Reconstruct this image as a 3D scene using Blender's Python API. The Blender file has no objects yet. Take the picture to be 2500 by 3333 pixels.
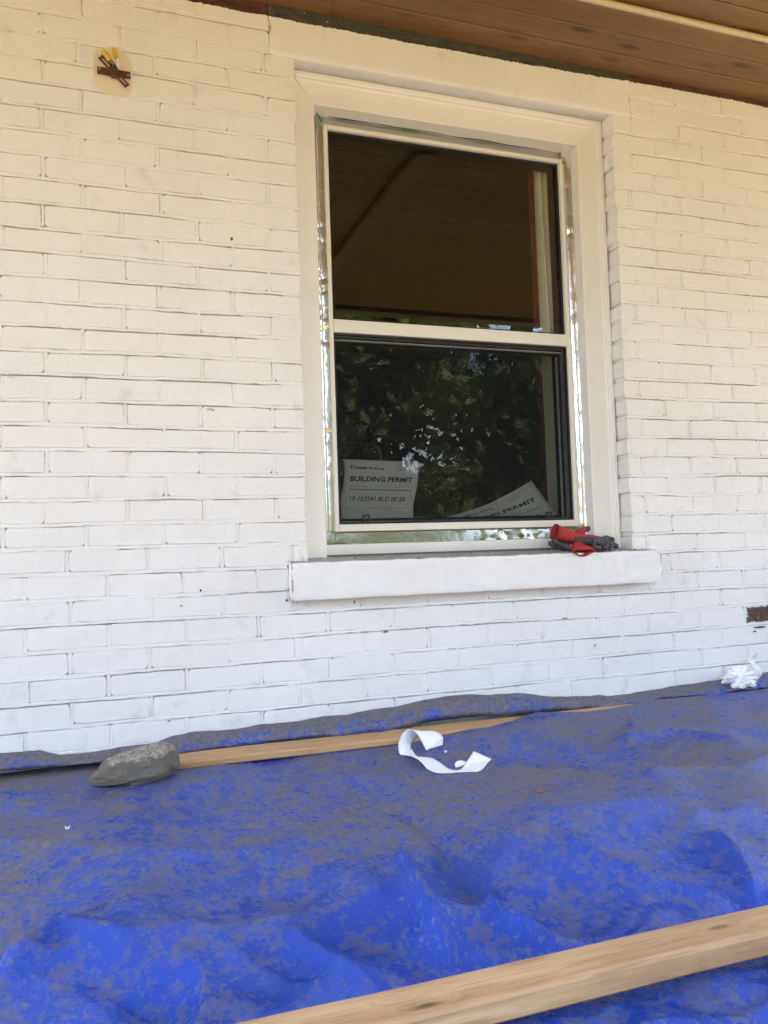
import bpy, bmesh, math, random
import numpy as np
from mathutils import Vector, Matrix
R = math.radians
random.seed(7)
rng = np.random.default_rng(11)
scene = bpy.context.scene
COL = scene.collection

# ------------------------------------------------------------------ camera
cam_d = bpy.data.cameras.new('camera'); cam = bpy.data.objects.new('camera', cam_d); COL.objects.link(cam)
cam_d.sensor_fit = 'HORIZONTAL'; cam_d.sensor_width = 36.0; cam_d.lens = 36.0*2692.45/2500.0
cam_d.clip_start = 0.02; cam_d.clip_end = 400
cr = Vector((0.94105568, -0.33664641, -0.03291507)); cu = Vector((0.01401208, -0.05842765, 0.9981933)); cf = Vector((0.33796135, 0.93981669, 0.05026656))
cam.matrix_world = Matrix(((cr.x, cu.x, -cf.x, 0.0), (cr.y, cu.y, -cf.y, -2.38145), (cr.z, cu.z, -cf.z, 0.43872), (0, 0, 0, 1)))
scene.camera = cam

# ------------------------------------------------------------------ sky, sun, exposure
SUN_EL, SUN_AZ = 62.0, 25.0                     # azimuth measured from +Y (behind the house) towards +X
world = bpy.data.worlds.new('World'); scene.world = world; world.use_nodes = True
wn = world.node_tree.nodes; wl = world.node_tree.links
for n in list(wn): wn.remove(n)
sky = wn.new('ShaderNodeTexSky'); sky.sky_type = 'NISHITA'; sky.sun_disc = False
sky.sun_elevation = R(SUN_EL); sky.sun_rotation = R(SUN_AZ); sky.dust_density = 4.0; sky.air_density = 1.0; sky.ozone_density = 1.0
bg = wn.new('ShaderNodeBackground'); bg.inputs['Strength'].default_value = 0.15
wo = wn.new('ShaderNodeOutputWorld')
# unseen cloud over the blue, added to whiten the sky light, thicker towards the horizon
tc_ = wn.new('ShaderNodeTexCoord'); mp_ = wn.new('ShaderNodeMapping'); mp_.inputs['Scale'].default_value = (1, 1, 2.6); wl.new(tc_.outputs['Generated'], mp_.inputs[0])
cn_ = wn.new('ShaderNodeTexNoise'); cn_.inputs['Scale'].default_value = 2.3; cn_.inputs['Detail'].default_value = 7; cn_.inputs['Roughness'].default_value = .58; wl.new(mp_.outputs[0], cn_.inputs['Vector'])
cr_ = wn.new('ShaderNodeValToRGB'); cr_.color_ramp.elements[0].position = .44; cr_.color_ramp.elements[1].position = .62; cr_.color_ramp.elements[1].color = (.68, .68, .68, 1); wl.new(cn_.outputs['Fac'], cr_.inputs[0])
mx_ = wn.new('ShaderNodeMix'); mx_.data_type = 'RGBA'; wl.new(cr_.outputs[0], mx_.inputs[0]); wl.new(sky.outputs[0], mx_.inputs[6]); mx_.inputs[7].default_value = (9.6, 10.3, 11.8, 1)
wl.new(mx_.outputs[2], bg.inputs[0]); wl.new(bg.outputs[0], wo.inputs[0])
sun_d = bpy.data.lights.new('sun', 'SUN'); sun_d.energy = 5.0; sun_d.angle = R(0.5); sun_d.color = (1.0, 0.92, 0.78)
sun = bpy.data.objects.new('sun', sun_d); COL.objects.link(sun)
sdir = Vector((math.sin(R(SUN_AZ))*math.cos(R(SUN_EL)), math.cos(R(SUN_AZ))*math.cos(R(SUN_EL)), math.sin(R(SUN_EL))))
sun.rotation_euler = sdir.to_track_quat('Z', 'Y').to_euler(); sun.location = (3, 5, 9)
vs = scene.view_settings
vs.view_transform = 'Standard'; vs.look = 'None'; vs.gamma = 1.0; vs.use_curve_mapping = False
vs.exposure = 2.98
scene.render.engine = 'CYCLES'
scene.cycles.max_bounces = 10; scene.cycles.diffuse_bounces = 6; scene.cycles.glossy_bounces = 5; scene.cycles.transparent_max_bounces = 16
scene.cycles.use_denoising = True
try: scene.cycles.denoising_prefilter = 'NONE'; scene.cycles.denoising_input_passes = 'RGB_ALBEDO_NORMAL'
except Exception: pass
scene.cycles.sample_clamp_indirect = 8.0

# ------------------------------------------------------------------ helpers
def vnoise(x, y, seed=0):
    x = np.asarray(x, float); y = np.asarray(y, float)
    xi = np.floor(x).astype(np.int64); yi = np.floor(y).astype(np.int64)
    fx = x-xi; fy = y-yi
    fx = fx*fx*fx*(fx*(fx*6-15)+10); fy = fy*fy*fy*(fy*(fy*6-15)+10)
    def h(a, b):
        n = (a*374761393 + b*668265263 + seed*982451653) & 0xFFFFFFFF
        n = ((n ^ (n >> 13))*1274126177) & 0xFFFFFFFF
        n = (n ^ (n >> 16)) & 0xFFFF
        return n/65535.0*2-1
    a = h(xi, yi); b = h(xi+1, yi); c = h(xi, yi+1); d = h(xi+1, yi+1)
    return (a*(1-fx)+b*fx)*(1-fy) + (c*(1-fx)+d*fx)*fy

def fbm(x, y, octaves=4, seed=0, gain=0.5):
    s = 0.0; a = 1.0
    for o in range(octaves):
        s = s + a*vnoise(x*2**o + 17.3*o, y*2**o - 9.1*o, seed+o); a *= gain
    return s

def mesh_np(name, V, F, mat=None, parent=None, smooth=False):
    me = bpy.data.meshes.new(name)
    me.from_pydata([tuple(v) for v in V], [], [tuple(f) for f in F])
    return link(name, me, mat, parent, smooth)

def link(name, me, mat=None, parent=None, smooth=False):
    if mat is not None:
        for m in (mat if isinstance(mat, (list, tuple)) else [mat]): me.materials.append(m)
    if smooth: me.polygons.foreach_set('use_smooth', [True]*len(me.polygons))
    o = bpy.data.objects.new(name, me); COL.objects.link(o)
    if parent is not None:
        o.parent = parent
        o.matrix_parent_inverse = Matrix.Translation(-wloc(parent))
    return o

def wloc(o):
    return o.location + wloc(o.parent) if o.parent and o.matrix_parent_inverse == Matrix.Identity(4) else o.location.copy()

def grid_mesh(name, P, mat=None, parent=None, smooth=True, flip=False):
    n, m, _ = P.shape
    me = bpy.data.meshes.new(name)
    idx = np.arange(n*m).reshape(n, m)
    q = np.stack([idx[:-1, :-1], idx[1:, :-1], idx[1:, 1:], idx[:-1, 1:]], -1).reshape(-1, 4)
    if flip: q = q[:, ::-1]
    me.vertices.add(n*m); me.vertices.foreach_set('co', P.reshape(-1).astype(np.float32))
    me.loops.add(q.size); me.loops.foreach_set('vertex_index', q.reshape(-1).astype(np.int32))
    me.polygons.add(len(q)); me.polygons.foreach_set('loop_start', np.arange(0, q.size, 4, dtype=np.int32))
    me.update(calc_edges=True)
    return link(name, me, mat, parent, smooth)

class MB:
    def __init__(self): self.V = []; self.F = []
    def add(self, V, F):
        o = len(self.V); self.V += [tuple(v) for v in V]; self.F += [tuple(i+o for i in f) for f in F]
    def box(self, x0, x1, y0, y1, z0, z1, b=0.0):
        if b <= 0:
            self.add([(x0,y0,z0),(x1,y0,z0),(x1,y1,z0),(x0,y1,z0),(x0,y0,z1),(x1,y0,z1),(x1,y1,z1),(x0,y1,z1)],
                     [(0,3,2,1),(4,5,6,7),(0,1,5,4),(1,2,6,5),(2,3,7,6),(3,0,4,7)]); return
        bm = bmesh.new(); bmesh.ops.create_cube(bm, size=1)
        for v in bm.verts: v.co = Vector(((x0+x1)/2+v.co.x*(x1-x0), (y0+y1)/2+v.co.y*(y1-y0), (z0+z1)/2+v.co.z*(z1-z0)))
        bmesh.ops.bevel(bm, geom=bm.edges[:], offset=b, segments=2, affect='EDGES', profile=0.5)
        bm.verts.index_update(); self.add([v.co[:] for v in bm.verts], [[v.index for v in f.verts] for f in bm.faces]); bm.free()
    def tube(self, pts, r, n=8, cap=True):
        pts = [Vector(p) for p in pts]; rs = r if isinstance(r, (list, tuple)) else [r]*len(pts)
        V = []; F = []; up = Vector((0.13, 0.21, 1)).normalized()
        for i, p in enumerate(pts):
            t = (pts[min(i+1, len(pts)-1)]-pts[max(i-1, 0)]).normalized()
            a = t.cross(up)
            if a.length < 1e-3: a = t.cross(Vector((1, 0, 0)))
            a.normalize(); b = t.cross(a)
            for k in range(n):
                an = 2*math.pi*k/n; V.append(p+(a*math.cos(an)+b*math.sin(an))*rs[i])
        for i in range(len(pts)-1):
            for k in range(n): F.append((i*n+k, i*n+(k+1)%n, (i+1)*n+(k+1)%n, (i+1)*n+k))
        if cap: F.append(tuple(range(n))[::-1]); F.append(tuple((len(pts)-1)*n+k for k in range(n)))
        self.add([v[:] for v in V], F)
    def build(self, name, mat, parent=None, smooth=False): return mesh_np(name, self.V, self.F, mat, parent, smooth)

def boxo(name, mat, parent, x0, x1, y0, y1, z0, z1, b=0.002):
    m = MB(); m.box(x0, x1, y0, y1, z0, z1, b); return m.build(name, mat, parent)

def thing(name, label, cat, group=None, loc=(0, 0, 0)):
    o = bpy.data.objects.new(name, None); COL.objects.link(o); o.empty_display_size = 0.05; o.location = loc
    return tag(o, label, cat, group)

def tag(o, label, cat, group=None):
    o['label'] = label; o['category'] = cat
    if group: o['group'] = group
    return o

def struct(o): o['kind'] = 'structure'; return o
def stuff(o): o['kind'] = 'stuff'; return o

# ------------------------------------------------------------------ materials
class NT:
    def __init__(self, name):
        self.m = bpy.data.materials.new(name); self.m.use_nodes = True
        self.t = self.m.node_tree; self.N = self.t.nodes; self.L = self.t.links
        self.p = self.N['Principled BSDF']; self.out = self.N['Material Output']
    def n(self, typ, **kw):
        nd = self.N.new(typ)
        for k, v in kw.items():
            if k.startswith('i_'): nd.inputs[k[2:].replace('_', ' ')].default_value = v
            else: setattr(nd, k, v)
        return nd
    def l(self, a, b): self.L.new(a, b)
    def coord(self, scale=(1, 1, 1), kind='Object'):
        tc = self.n('ShaderNodeTexCoord'); mp = self.n('ShaderNodeMapping'); mp.inputs['Scale'].default_value = scale
        self.l(tc.outputs[kind], mp.inputs[0]); return mp.outputs[0]
    def noise(self, co, scale, detail=4, rough=0.55, dist=0.0):
        nd = self.n('ShaderNodeTexNoise'); nd.inputs['Scale'].default_value = scale; nd.inputs['Detail'].default_value = detail
        nd.inputs['Roughness'].default_value = rough; nd.inputs['Distortion'].default_value = dist
        self.l(co, nd.inputs['Vector']); return nd.outputs['Fac']
    def ramp(self, fac, *stops):
        nd = self.n('ShaderNodeValToRGB'); e = nd.color_ramp.elements
        while len(e) < len(stops): e.new(0.5)
        for i, (p, c) in enumerate(stops):
            e[i].position = p; e[i].color = (c, c, c, 1) if isinstance(c, (int, float)) else (*c, 1)
        self.l(fac, nd.inputs[0]); return nd.outputs[0]
    def mix(self, fac, a, b, blend='MIX'):
        nd = self.n('ShaderNodeMix', data_type='RGBA', blend_type=blend)
        for s, v in ((0, fac), (6, a), (7, b)):
            if isinstance(v, (int, float)): nd.inputs[s].default_value = v
            elif isinstance(v, tuple): nd.inputs[s].default_value = (*v, 1)
            else: self.l(v, nd.inputs[s])
        return nd.outputs[2]
    def math(self, op, a, b=0.0, clamp=False):
        nd = self.n('ShaderNodeMath', operation=op, use_clamp=clamp)
        for i, v in ((0, a), (1, b)):
            if isinstance(v, (int, float)): nd.inputs[i].default_value = v
            else: self.l(v, nd.inputs[i])
        return nd.outputs[0]
    def bump(self, h, strength=0.3, dist=0.002, normal=None):
        nd = self.n('ShaderNodeBump'); nd.inputs['Strength'].default_value = strength; nd.inputs['Distance'].default_value = dist
        self.l(h, nd.inputs['Height'])
        if normal is not None: self.l(normal, nd.inputs['Normal'])
        return nd.outputs[0]
    def set(self, **kw):
        for k, v in kw.items():
            s = self.p.inputs[k.replace('_', ' ')]
            if isinstance(v, (int, float)): s.default_value = v
            elif isinstance(v, tuple): s.default_value = (*v, 1)
            else: self.l(v, s)
        return self.m

def simple(name, col, rough=0.5, metal=0.0, bump=0.0, bscale=200.0, var=0.0):
    t = NT(name); co = t.coord()
    c = col
    if var > 0:
        f = t.noise(co, 9.0, 5); c = t.mix(t.ramp(f, (0.3, 0.0), (0.7, 1.0)), tuple(v*(1-var) for v in col), tuple(min(1, v*(1+var)) for v in col))
    t.set(Base_Color=c, Roughness=rough, Metallic=metal)
    if bump > 0: t.set(Normal=t.bump(t.noise(co, bscale, 4), bump, 0.001))
    return t.m

def make_paint(name, raw_a, raw_b, grain=1.0):
    # white masonry paint, bare masonry above the painters' edge at z 2.08
    t = NT(name); co = t.coord()
    f1 = t.noise(co, 3.0, 5, 0.6); f2 = t.noise(co, 45.0, 5, 0.6); f3 = t.noise(co, 14.0, 3, 0.5)
    c = t.mix(t.ramp(f1, (0.35, 0.0), (0.7, 1.0)), (0.80, 0.79, 0.775), (0.845, 0.84, 0.83))
    c = t.mix(t.math('MULTIPLY', t.ramp(f2, (0.62, 0.0), (0.80, 1.0)), 0.22), c, (0.60, 0.56, 0.50))
    c = t.mix(t.math('MULTIPLY', t.ramp(f3, (0.60, 0.0), (0.80, 1.0)), 0.45), c, (0.58, 0.56, 0.52))
    sp = t.noise(co, 150.0, 2, 0.5)
    c = t.mix(t.math('MULTIPLY', t.ramp(sp, (0.765, 0.0), (0.785, 1.0)), 0.7), c, (0.25, 0.22, 0.19))
    sx = t.n('ShaderNodeSeparateXYZ'); t.l(co, sx.inputs[0])
    edge = t.noise(co, 90.0, 3, 0.6)
    z = t.math('ADD', sx.outputs[2], t.math('MULTIPLY', t.math('SUBTRACT', edge, 0.5), 0.012))
    z = t.math('ADD', z, t.math('MULTIPLY', t.math('SUBTRACT', t.noise(co, 4.0, 2), 0.5), 0.016))
    rise = t.n('ShaderNodeMapRange'); t.l(sx.outputs[0], rise.inputs['Value'])
    for k, v in (('From Min', 1.1), ('From Max', 2.1), ('To Min', 2.073), ('To Max', 2.089)): rise.inputs[k].default_value = v
    up = t.math('GREATER_THAN', z, rise.outputs[0])
    rb = t.noise(t.coord((4, 4, 14)), 5.0, 5, 0.7)
    raw = t.mix(t.ramp(rb, (0.35, 0.0), (0.65, 1.0)), raw_a, raw_b)
    spl = t.math('GREATER_THAN', t.noise(co, 70.0, 2), 0.74)
    raw = t.mix(t.math('MULTIPLY', spl, 0.8), raw, (0.6, 0.57, 0.5))
    c = t.mix(up, c, raw)
    h = t.math('ADD', t.math('MULTIPLY', t.noise(co, 60.0, 5, 0.6), 0.9), t.math('MULTIPLY', t.noise(co, 260.0, 3, 0.6), 0.35)); h = t.math('ADD', h, t.math('MULTIPLY', t.noise(co, 19.0, 4, 0.6), 1.8))
    t.set(Base_Color=c, Roughness=0.62, Normal=t.bump(h, 0.70*grain, 0.004))
    return t.m

M = {}
M['paint_brick'] = make_paint('white_painted_brick', (0.035, 0.018, 0.014), (0.12, 0.045, 0.03))
M['paint_concrete'] = make_paint('white_painted_concrete', (0.030, 0.027, 0.022), (0.085, 0.078, 0.062), 0.6)
M['paint_wood'] = simple('white_painted_wood', (0.80, 0.785, 0.75), 0.42, 0, 0.12, 40.0, 0.02)
M['vinyl'] = simple('cream_vinyl', (0.78, 0.755, 0.69), 0.35, 0, 0.0, 0, 0.01)
M['gasket'] = simple('black_gasket', (0.012, 0.012, 0.013), 0.45)
M['track'] = simple('grey_aluminium', (0.33, 0.34, 0.37), 0.4, 0.4)
M['blue_tape'] = simple('blue_tape', (0.02, 0.05, 0.22), 0.4)
M['green_tape'] = simple('green_tape', (0.02, 0.18, 0.05), 0.4)

def make_sill():
    t = NT('sill_paint'); co = t.coord()
    sx = t.n('ShaderNodeSeparateXYZ'); g = t.n('ShaderNodeNewGeometry'); t.l(g.outputs['Normal'], sx.inputs[0])
    f = t.noise(co, 12.0, 5, 0.6); f2 = t.noise(co, 120.0, 4)
    c = t.mix(t.ramp(f, (0.3, 0.0), (0.75, 1.0)), (0.78, 0.775, 0.765), (0.84, 0.835, 0.82))
    c = t.mix(t.math('MULTIPLY', t.ramp(f2, (0.66, 0), (0.75, 1)), 0.45), c, (0.42, 0.38, 0.33))
    grime = t.mix(t.ramp(t.noise(co, 20.0, 6, 0.65), (0.35, 0.0), (0.65, 1.0)), (0.36, 0.33, 0.29), (0.50, 0.47, 0.42))
    top = t.ramp(sx.outputs[2], (0.55, 0.0), (0.9, 1.0))
    c = t.mix(top, c, grime)
    h = t.math('ADD', t.noise(co, 55.0, 5, 0.6), t.math('MULTIPLY', t.noise(co, 300.0, 3), 0.4))
    t.set(Base_Color=c, Roughness=0.65, Normal=t.bump(h, 0.4, 0.003)); return t.m
M['sill'] = make_sill()

def make_wood(name, a, b, c_, scale=1.0, rough=0.5, knots=1.0, rnd=0.25, coat=0.0):
    t = NT(name)
    tc = t.n('ShaderNodeTexCoord'); oi = t.n('ShaderNodeObjectInfo')
    off = t.n('ShaderNodeVectorMath', operation='MULTIPLY_ADD'); 
    cmb = t.n('ShaderNodeCombineXYZ')
    for i in range(3): t.l(oi.outputs['Random'], cmb.inputs[i])
    t.l(cmb.outputs[0], off.inputs[0]); off.inputs[1].default_value = (37.0, 11.0, 5.0); t.l(tc.outputs['Object'], off.inputs[2])
    mp = t.n('ShaderNodeMapping'); mp.inputs['Scale'].default_value = (1.1*scale, 16*scale, 16*scale); t.l(off.outputs[0], mp.inputs[0])
    mk = t.n('ShaderNodeMapping'); mk.inputs['Scale'].default_value = (3.0*scale, 11*scale, 4*scale); t.l(off.outputs[0], mk.inputs[0])
    vo = t.n('ShaderNodeTexVoronoi'); vo.inputs['Scale'].default_value = 1.0; t.l(mk.outputs[0], vo.inputs['Vector'])
    kn = t.ramp(vo.outputs['Distance'], (0.08, 1.0), (0.18, 0.0))
    halo = t.ramp(vo.outputs['Distance'], (0.05, 1.0), (0.42, 0.0))
    dv = t.n('ShaderNodeVectorMath', operation='MULTIPLY_ADD'); hv = t.n('ShaderNodeCombineXYZ')
    t.l(t.math('MULTIPLY', halo, 0.9*knots), hv.inputs[1]); t.l(t.math('MULTIPLY', halo, 0.6*knots), hv.inputs[2])
    ad = t.n('ShaderNodeVectorMath', operation='ADD'); t.l(mp.outputs[0], ad.inputs[0]); t.l(hv.outputs[0], ad.inputs[1])
    g1 = t.noise(ad.outputs[0], 1.0, 5, 0.6, 0.4); g2 = t.noise(ad.outputs[0], 5.0, 4, 0.6)
    big = t.noise(off.outputs[0], 1.3, 3)
    c = t.mix(t.ramp(g1, (0.32, 0.0), (0.68, 1.0)), a, b)
    c = t.mix(t.math('MULTIPLY', t.ramp(g2, (0.5, 0.0), (0.72, 1.0)), 0.5), c, c_)
    c = t.mix(t.math('MULTIPLY', kn, 0.85*knots), c, tuple(v*0.35 for v in c_))
    c = t.mix(t.math('MULTIPLY', t.ramp(big, (0.35, 0.0), (0.7, 1.0)), 0.35), c, c_)
    hs = t.n('ShaderNodeHueSaturation'); t.l(c, hs.inputs['Color'])
    t.l(t.math('ADD', t.math('MULTIPLY', oi.outputs['Random'], rnd), 1.0-rnd*0.5), hs.inputs['Value'])
    t.set(Base_Color=hs.outputs[0], Roughness=rough, Normal=t.bump(t.math('ADD', g1, g2), 0.18, 0.0015))
    if coat: t.set(Coat_Weight=coat, Coat_Roughness=0.25)
    return t.m
M['soffit'] = make_wood('cedar_soffit', (0.175, 0.088, 0.034), (0.25, 0.132, 0.054), (0.08, 0.036, 0.014), 1.0, 0.42, 1.0, 0.35, 0.0)
M['plank'] = make_wood('fir_plank', (0.38, 0.225, 0.105), (0.62, 0.415, 0.215), (0.17, 0.095, 0.045), 2.1, 0.6, 1.0, 0.1)
M['plank_warm'] = make_wood('cedar_plank', (0.46, 0.27, 0.11), (0.62, 0.40, 0.19), (0.30, 0.16, 0.065), 2.1, 0.6, 0.6, 0.1)
M['deck'] = make_wood('deck_wood', (0.22, 0.18, 0.14), (0.3, 0.25, 0.2), (0.15, 0.12, 0.1), 1.0, 0.7, 0.5, 0.3)

def make_tarp():
    t = NT('dusty_blue_tarp'); co = t.coord()
    g = t.n('ShaderNodeNewGeometry'); sn = t.n('ShaderNodeSeparateXYZ'); t.l(g.outputs['Normal'], sn.inputs[0])
    sp = t.n('ShaderNodeSeparateXYZ'); t.l(co, sp.inputs[0])
    blue = t.mix(t.noise(co, 6.0, 4), (0.006, 0.042, 0.32), (0.010, 0.088, 0.60))
    # dust film: smears, flecks and wiped streaks, more of it near the wall and on level cloth, rubbed off the slopes at the front
    def wp(sx_, sy_, rot):
        w_ = t.n('ShaderNodeMapping'); w_.inputs['Scale'].default_value = (sx_, sy_, 1.0); w_.inputs['Rotation'].default_value = (0, 0, R(rot)); t.l(co, w_.inputs[0]); return w_.outputs[0]
    wa = wp(1.0, 0.95, -12); wb = wp(0.62, 1.1, -25); wc = wp(1.0, 0.75, -28)
    n1 = t.noise(wa, 3.0, 5, 0.6, 0.8); n2 = t.noise(wa, 15.0, 6, 0.72, 0.4); n3 = t.noise(wc, 95.0, 4, 0.75, 0.0); n4 = t.noise(co, 190.0, 3, 0.6); ns = t.noise(wb, 60.0, 5, 0.72, 0.3); nf = t.noise(wp(1.0, 0.72, -15), 44.0, 5, 0.70, 0.15)
    m = 0.5
    for nn, wt in ((n1, 2.0), (n2, 2.0), (ns, 1.8), (nf, 2.2), (n3, 1.5)): m = t.math('ADD', t.math('MULTIPLY', t.math('SUBTRACT', nn, 0.5), wt), m)
    grad = t.n('ShaderNodeMapRange'); t.l(sp.outputs[1], grad.inputs['Value'])
    for k, v in (('From Min', -1.50), ('From Max', -0.70), ('To Min', -0.24), ('To Max', 0.06)): grad.inputs[k].default_value = v
    m = t.math('ADD', m, grad.outputs[0])
    m = t.math('ADD', m, t.math('MAXIMUM', t.math('MULTIPLY', t.math('SUBTRACT', sn.outputs[2], 0.95), 1.7), -0.38))
    fold = t.n('ShaderNodeMapRange'); t.l(sp.outputs[1], fold.inputs['Value'])
    for k, v in (('From Min', -0.16), ('From Max', -0.10), ('To Min', 0.0), ('To Max', 0.55)): fold.inputs[k].default_value = v
    m = t.math('ADD', m, fold.outputs[0])
    d1 = t.ramp(m, (0.22, 0.03), (0.42, 0.30), (0.62, 0.62), (1.0, 0.90))
    wipe = t.ramp(ns, (0.60, 0.0), (0.66, 1.0))
    d1 = t.math('MULTIPLY', d1, t.math('SUBTRACT', 1.0, t.math('MULTIPLY', wipe, 0.55)))
    fl = t.math('MULTIPLY', t.ramp(n3, (0.575, 0.0), (0.615, 1.0)), t.ramp(t.noise(wa, 7.0, 3), (0.38, 0.0), (0.60, 0.80)))
    fl2 = t.math('MULTIPLY', t.ramp(n4, (0.66, 0.0), (0.69, 1.0)), 0.6)
    d = t.math('MAXIMUM', d1, t.math('MAXIMUM', fl, fl2))
    ff = t.n('ShaderNodeMapRange'); t.l(sp.outputs[1], ff.inputs['Value'])
    for k, v in (('From Min', -1.25), ('From Max', -0.75), ('To Min', 0.66), ('To Max', 1.0)): ff.inputs[k].default_value = v
    d = t.math('MULTIPLY', d, ff.outputs[0])
    fl3 = t.n('ShaderNodeMapRange'); t.l(sp.outputs[1], fl3.inputs['Value'])
    for k, v in (('From Min', -1.25), ('From Max', -0.55), ('To Min', 0.02), ('To Max', 0.14)): fl3.inputs[k].default_value = v
    d = t.math('MAXIMUM', d, t.math('MULTIPLY', fl3.outputs[0], t.math('ADD', t.math('MULTIPLY', n2, 1.2), 0.4)))
    warp = wp(1.0, 1.9, -24)
    dustc = t.mix(t.ramp(n3, (0.35, 0.0), (0.65, 1.0)), (0.115, 0.105, 0.09), (0.25, 0.225, 0.185))
    c = t.mix(d, blue, dustc)
    wv = t.n('ShaderNodeTexWave', wave_type='BANDS', bands_direction='X'); wv.inputs['Scale'].default_value = 260; t.l(co, wv.inputs['Vector'])
    wv2 = t.n('ShaderNodeTexWave', wave_type='BANDS', bands_direction='Y'); wv2.inputs['Scale'].default_value = 260; t.l(co, wv2.inputs['Vector'])
    h = t.math('MULTIPLY', t.math('ADD', wv.outputs['Fac'], wv2.outputs['Fac']), 0.12)
    h = t.math('ADD', h, t.math('MULTIPLY', t.math('ADD', t.noise(warp, 30.0, 5, 0.6, 0.6), t.math('MULTIPLY', t.noise(wc, 90.0, 4, 0.65), 0.45)), 1.0))
    def ridged(vec, sc):
        nd = t.n('ShaderNodeTexNoise'); nd.noise_type = 'RIDGED_MULTIFRACTAL'; nd.inputs['Scale'].default_value = sc; nd.inputs['Detail'].default_value = 4; nd.inputs['Roughness'].default_value = .55; t.l(vec, nd.inputs['Vector']); return nd.outputs['Fac']
    fr = t.n('ShaderNodeMapRange'); t.l(sp.outputs[1], fr.inputs['Value'])
    for k, v in (('From Min', -1.2), ('From Max', -0.6), ('To Min', 0.42), ('To Max', 0.28)): fr.inputs[k].default_value = v
    h = t.math('ADD', h, t.math('MULTIPLY', t.math('ADD', ridged(wp(0.45, 2.2, -24), 8.0), t.math('MULTIPLY', ridged(wp(2.4, .6, 20), 11.0), 0.6)), fr.outputs[0]))
    ro = t.math('ADD', t.math('MULTIPLY', d, 0.60), 0.19)
    t.set(Base_Color=c, Roughness=ro, Normal=t.bump(h, 0.7, 0.006)); t.p.inputs['Specular IOR Level'].default_value = 0.42
    return t.m
M['tarp'] = make_tarp()

def make_foil(name, rough=0.12, col=(0.86, 0.86, 0.87), s=0.55):
    t = NT(name); co = t.coord()
    vo = t.n('ShaderNodeTexVoronoi', feature='F1'); vo.inputs['Scale'].default_value = 48.0
    nz = t.n('ShaderNodeTexNoise'); nz.inputs['Scale'].default_value = 30.0; t.l(co, nz.inputs['Vector'])
    mx = t.n('ShaderNodeVectorMath', operation='MULTIPLY_ADD'); t.l(nz.outputs['Color'], mx.inputs[0]); mx.inputs[1].default_value = (0.03, 0.03, 0.03); t.l(co, mx.inputs[2])
    t.l(mx.outputs[0], vo.inputs['Vector'])
    h = t.math('ADD', vo.outputs['Distance'], t.math('MULTIPLY', t.noise(co, 25.0, 4, 0.6), 0.8))
    t.set(Base_Color=col, Metallic=1.0, Roughness=rough, Normal=t.bump(h, s, 0.004)); return t.m
M['foil'] = make_foil('crinkled_foil', 0.22, (0.84, 0.84, 0.84), 0.07); M['foil_dimmed'] = make_foil('dimmed_foil', 0.16, (0.34, 0.33, 0.29), 0.05); M['foil_dull'] = make_foil('grey_foil', 0.32, (0.62, 0.62, 0.60), 0.25)  # bottom strip's foil darkened in colour to dull its sky reflection

def make_glass():
    t = NT('window_glass'); lw = t.n('ShaderNodeLayerWeight'); lw.inputs['Blend'].default_value = 0.5
    f = t.math('POWER', lw.outputs['Facing'], 4.0); f = t.math('ADD', t.math('MULTIPLY', f, 0.7), 0.062)
    tr = t.n('ShaderNodeBsdfTransparent'); tr.inputs[0].default_value = (0.92, 0.94, 0.93, 1)
    gl = t.n('ShaderNodeBsdfGlossy'); gl.inputs['Roughness'].default_value = 0.004
    mx = t.n('ShaderNodeMixShader'); t.l(f, mx.inputs[0]); t.l(tr.outputs[0], mx.inputs[1]); t.l(gl.outputs[0], mx.inputs[2])
    t.l(mx.outputs[0], t.out.inputs[0]); return t.m
M['glass'] = make_glass()
def make_screen():
    t = NT('insect_screen'); tr = t.n('ShaderNodeBsdfTransparent'); df = t.n('ShaderNodeBsdfDiffuse'); df.inputs[0].default_value = (0.022, 0.024, 0.025, 1)
    mx = t.n('ShaderNodeMixShader'); mx.inputs[0].default_value = 0.28; t.l(tr.outputs[0], mx.inputs[1]); t.l(df.outputs[0], mx.inputs[2]); t.l(mx.outputs[0], t.out.inputs[0]); return t.m
M['screen'] = make_screen()
M['paper'] = simple('white_paper', (0.86, 0.86, 0.87), 0.7, 0, 0.05, 90.0, 0.015)
M['ink'] = simple('black_ink', (0.03, 0.03, 0.035), 0.7)
M['grey_ink'] = simple('grey_ink', (0.36, 0.36, 0.38), 0.7)
M['curtain_cream'] = simple('cream_curtain', (0.90, 0.85, 0.70), 0.9, 0, 0.1, 300.0, 0.05)
M['curtain_red'] = simple('red_curtain', (0.11, 0.010, 0.008), 0.9, 0, 0.1, 300.0, 0.08)
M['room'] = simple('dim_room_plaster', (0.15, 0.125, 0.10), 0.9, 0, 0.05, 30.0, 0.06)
M['cabinet'] = simple('dark_cabinet', (0.07, 0.05, 0.035), 0.5, 0, 0.05, 30.0, 0.1)
M['shingle'] = simple('roof_shingle', (0.06, 0.055, 0.05), 0.9, 0, 0.4, 60.0, 0.2)
# ---- STRUCTURE-MARK

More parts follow.
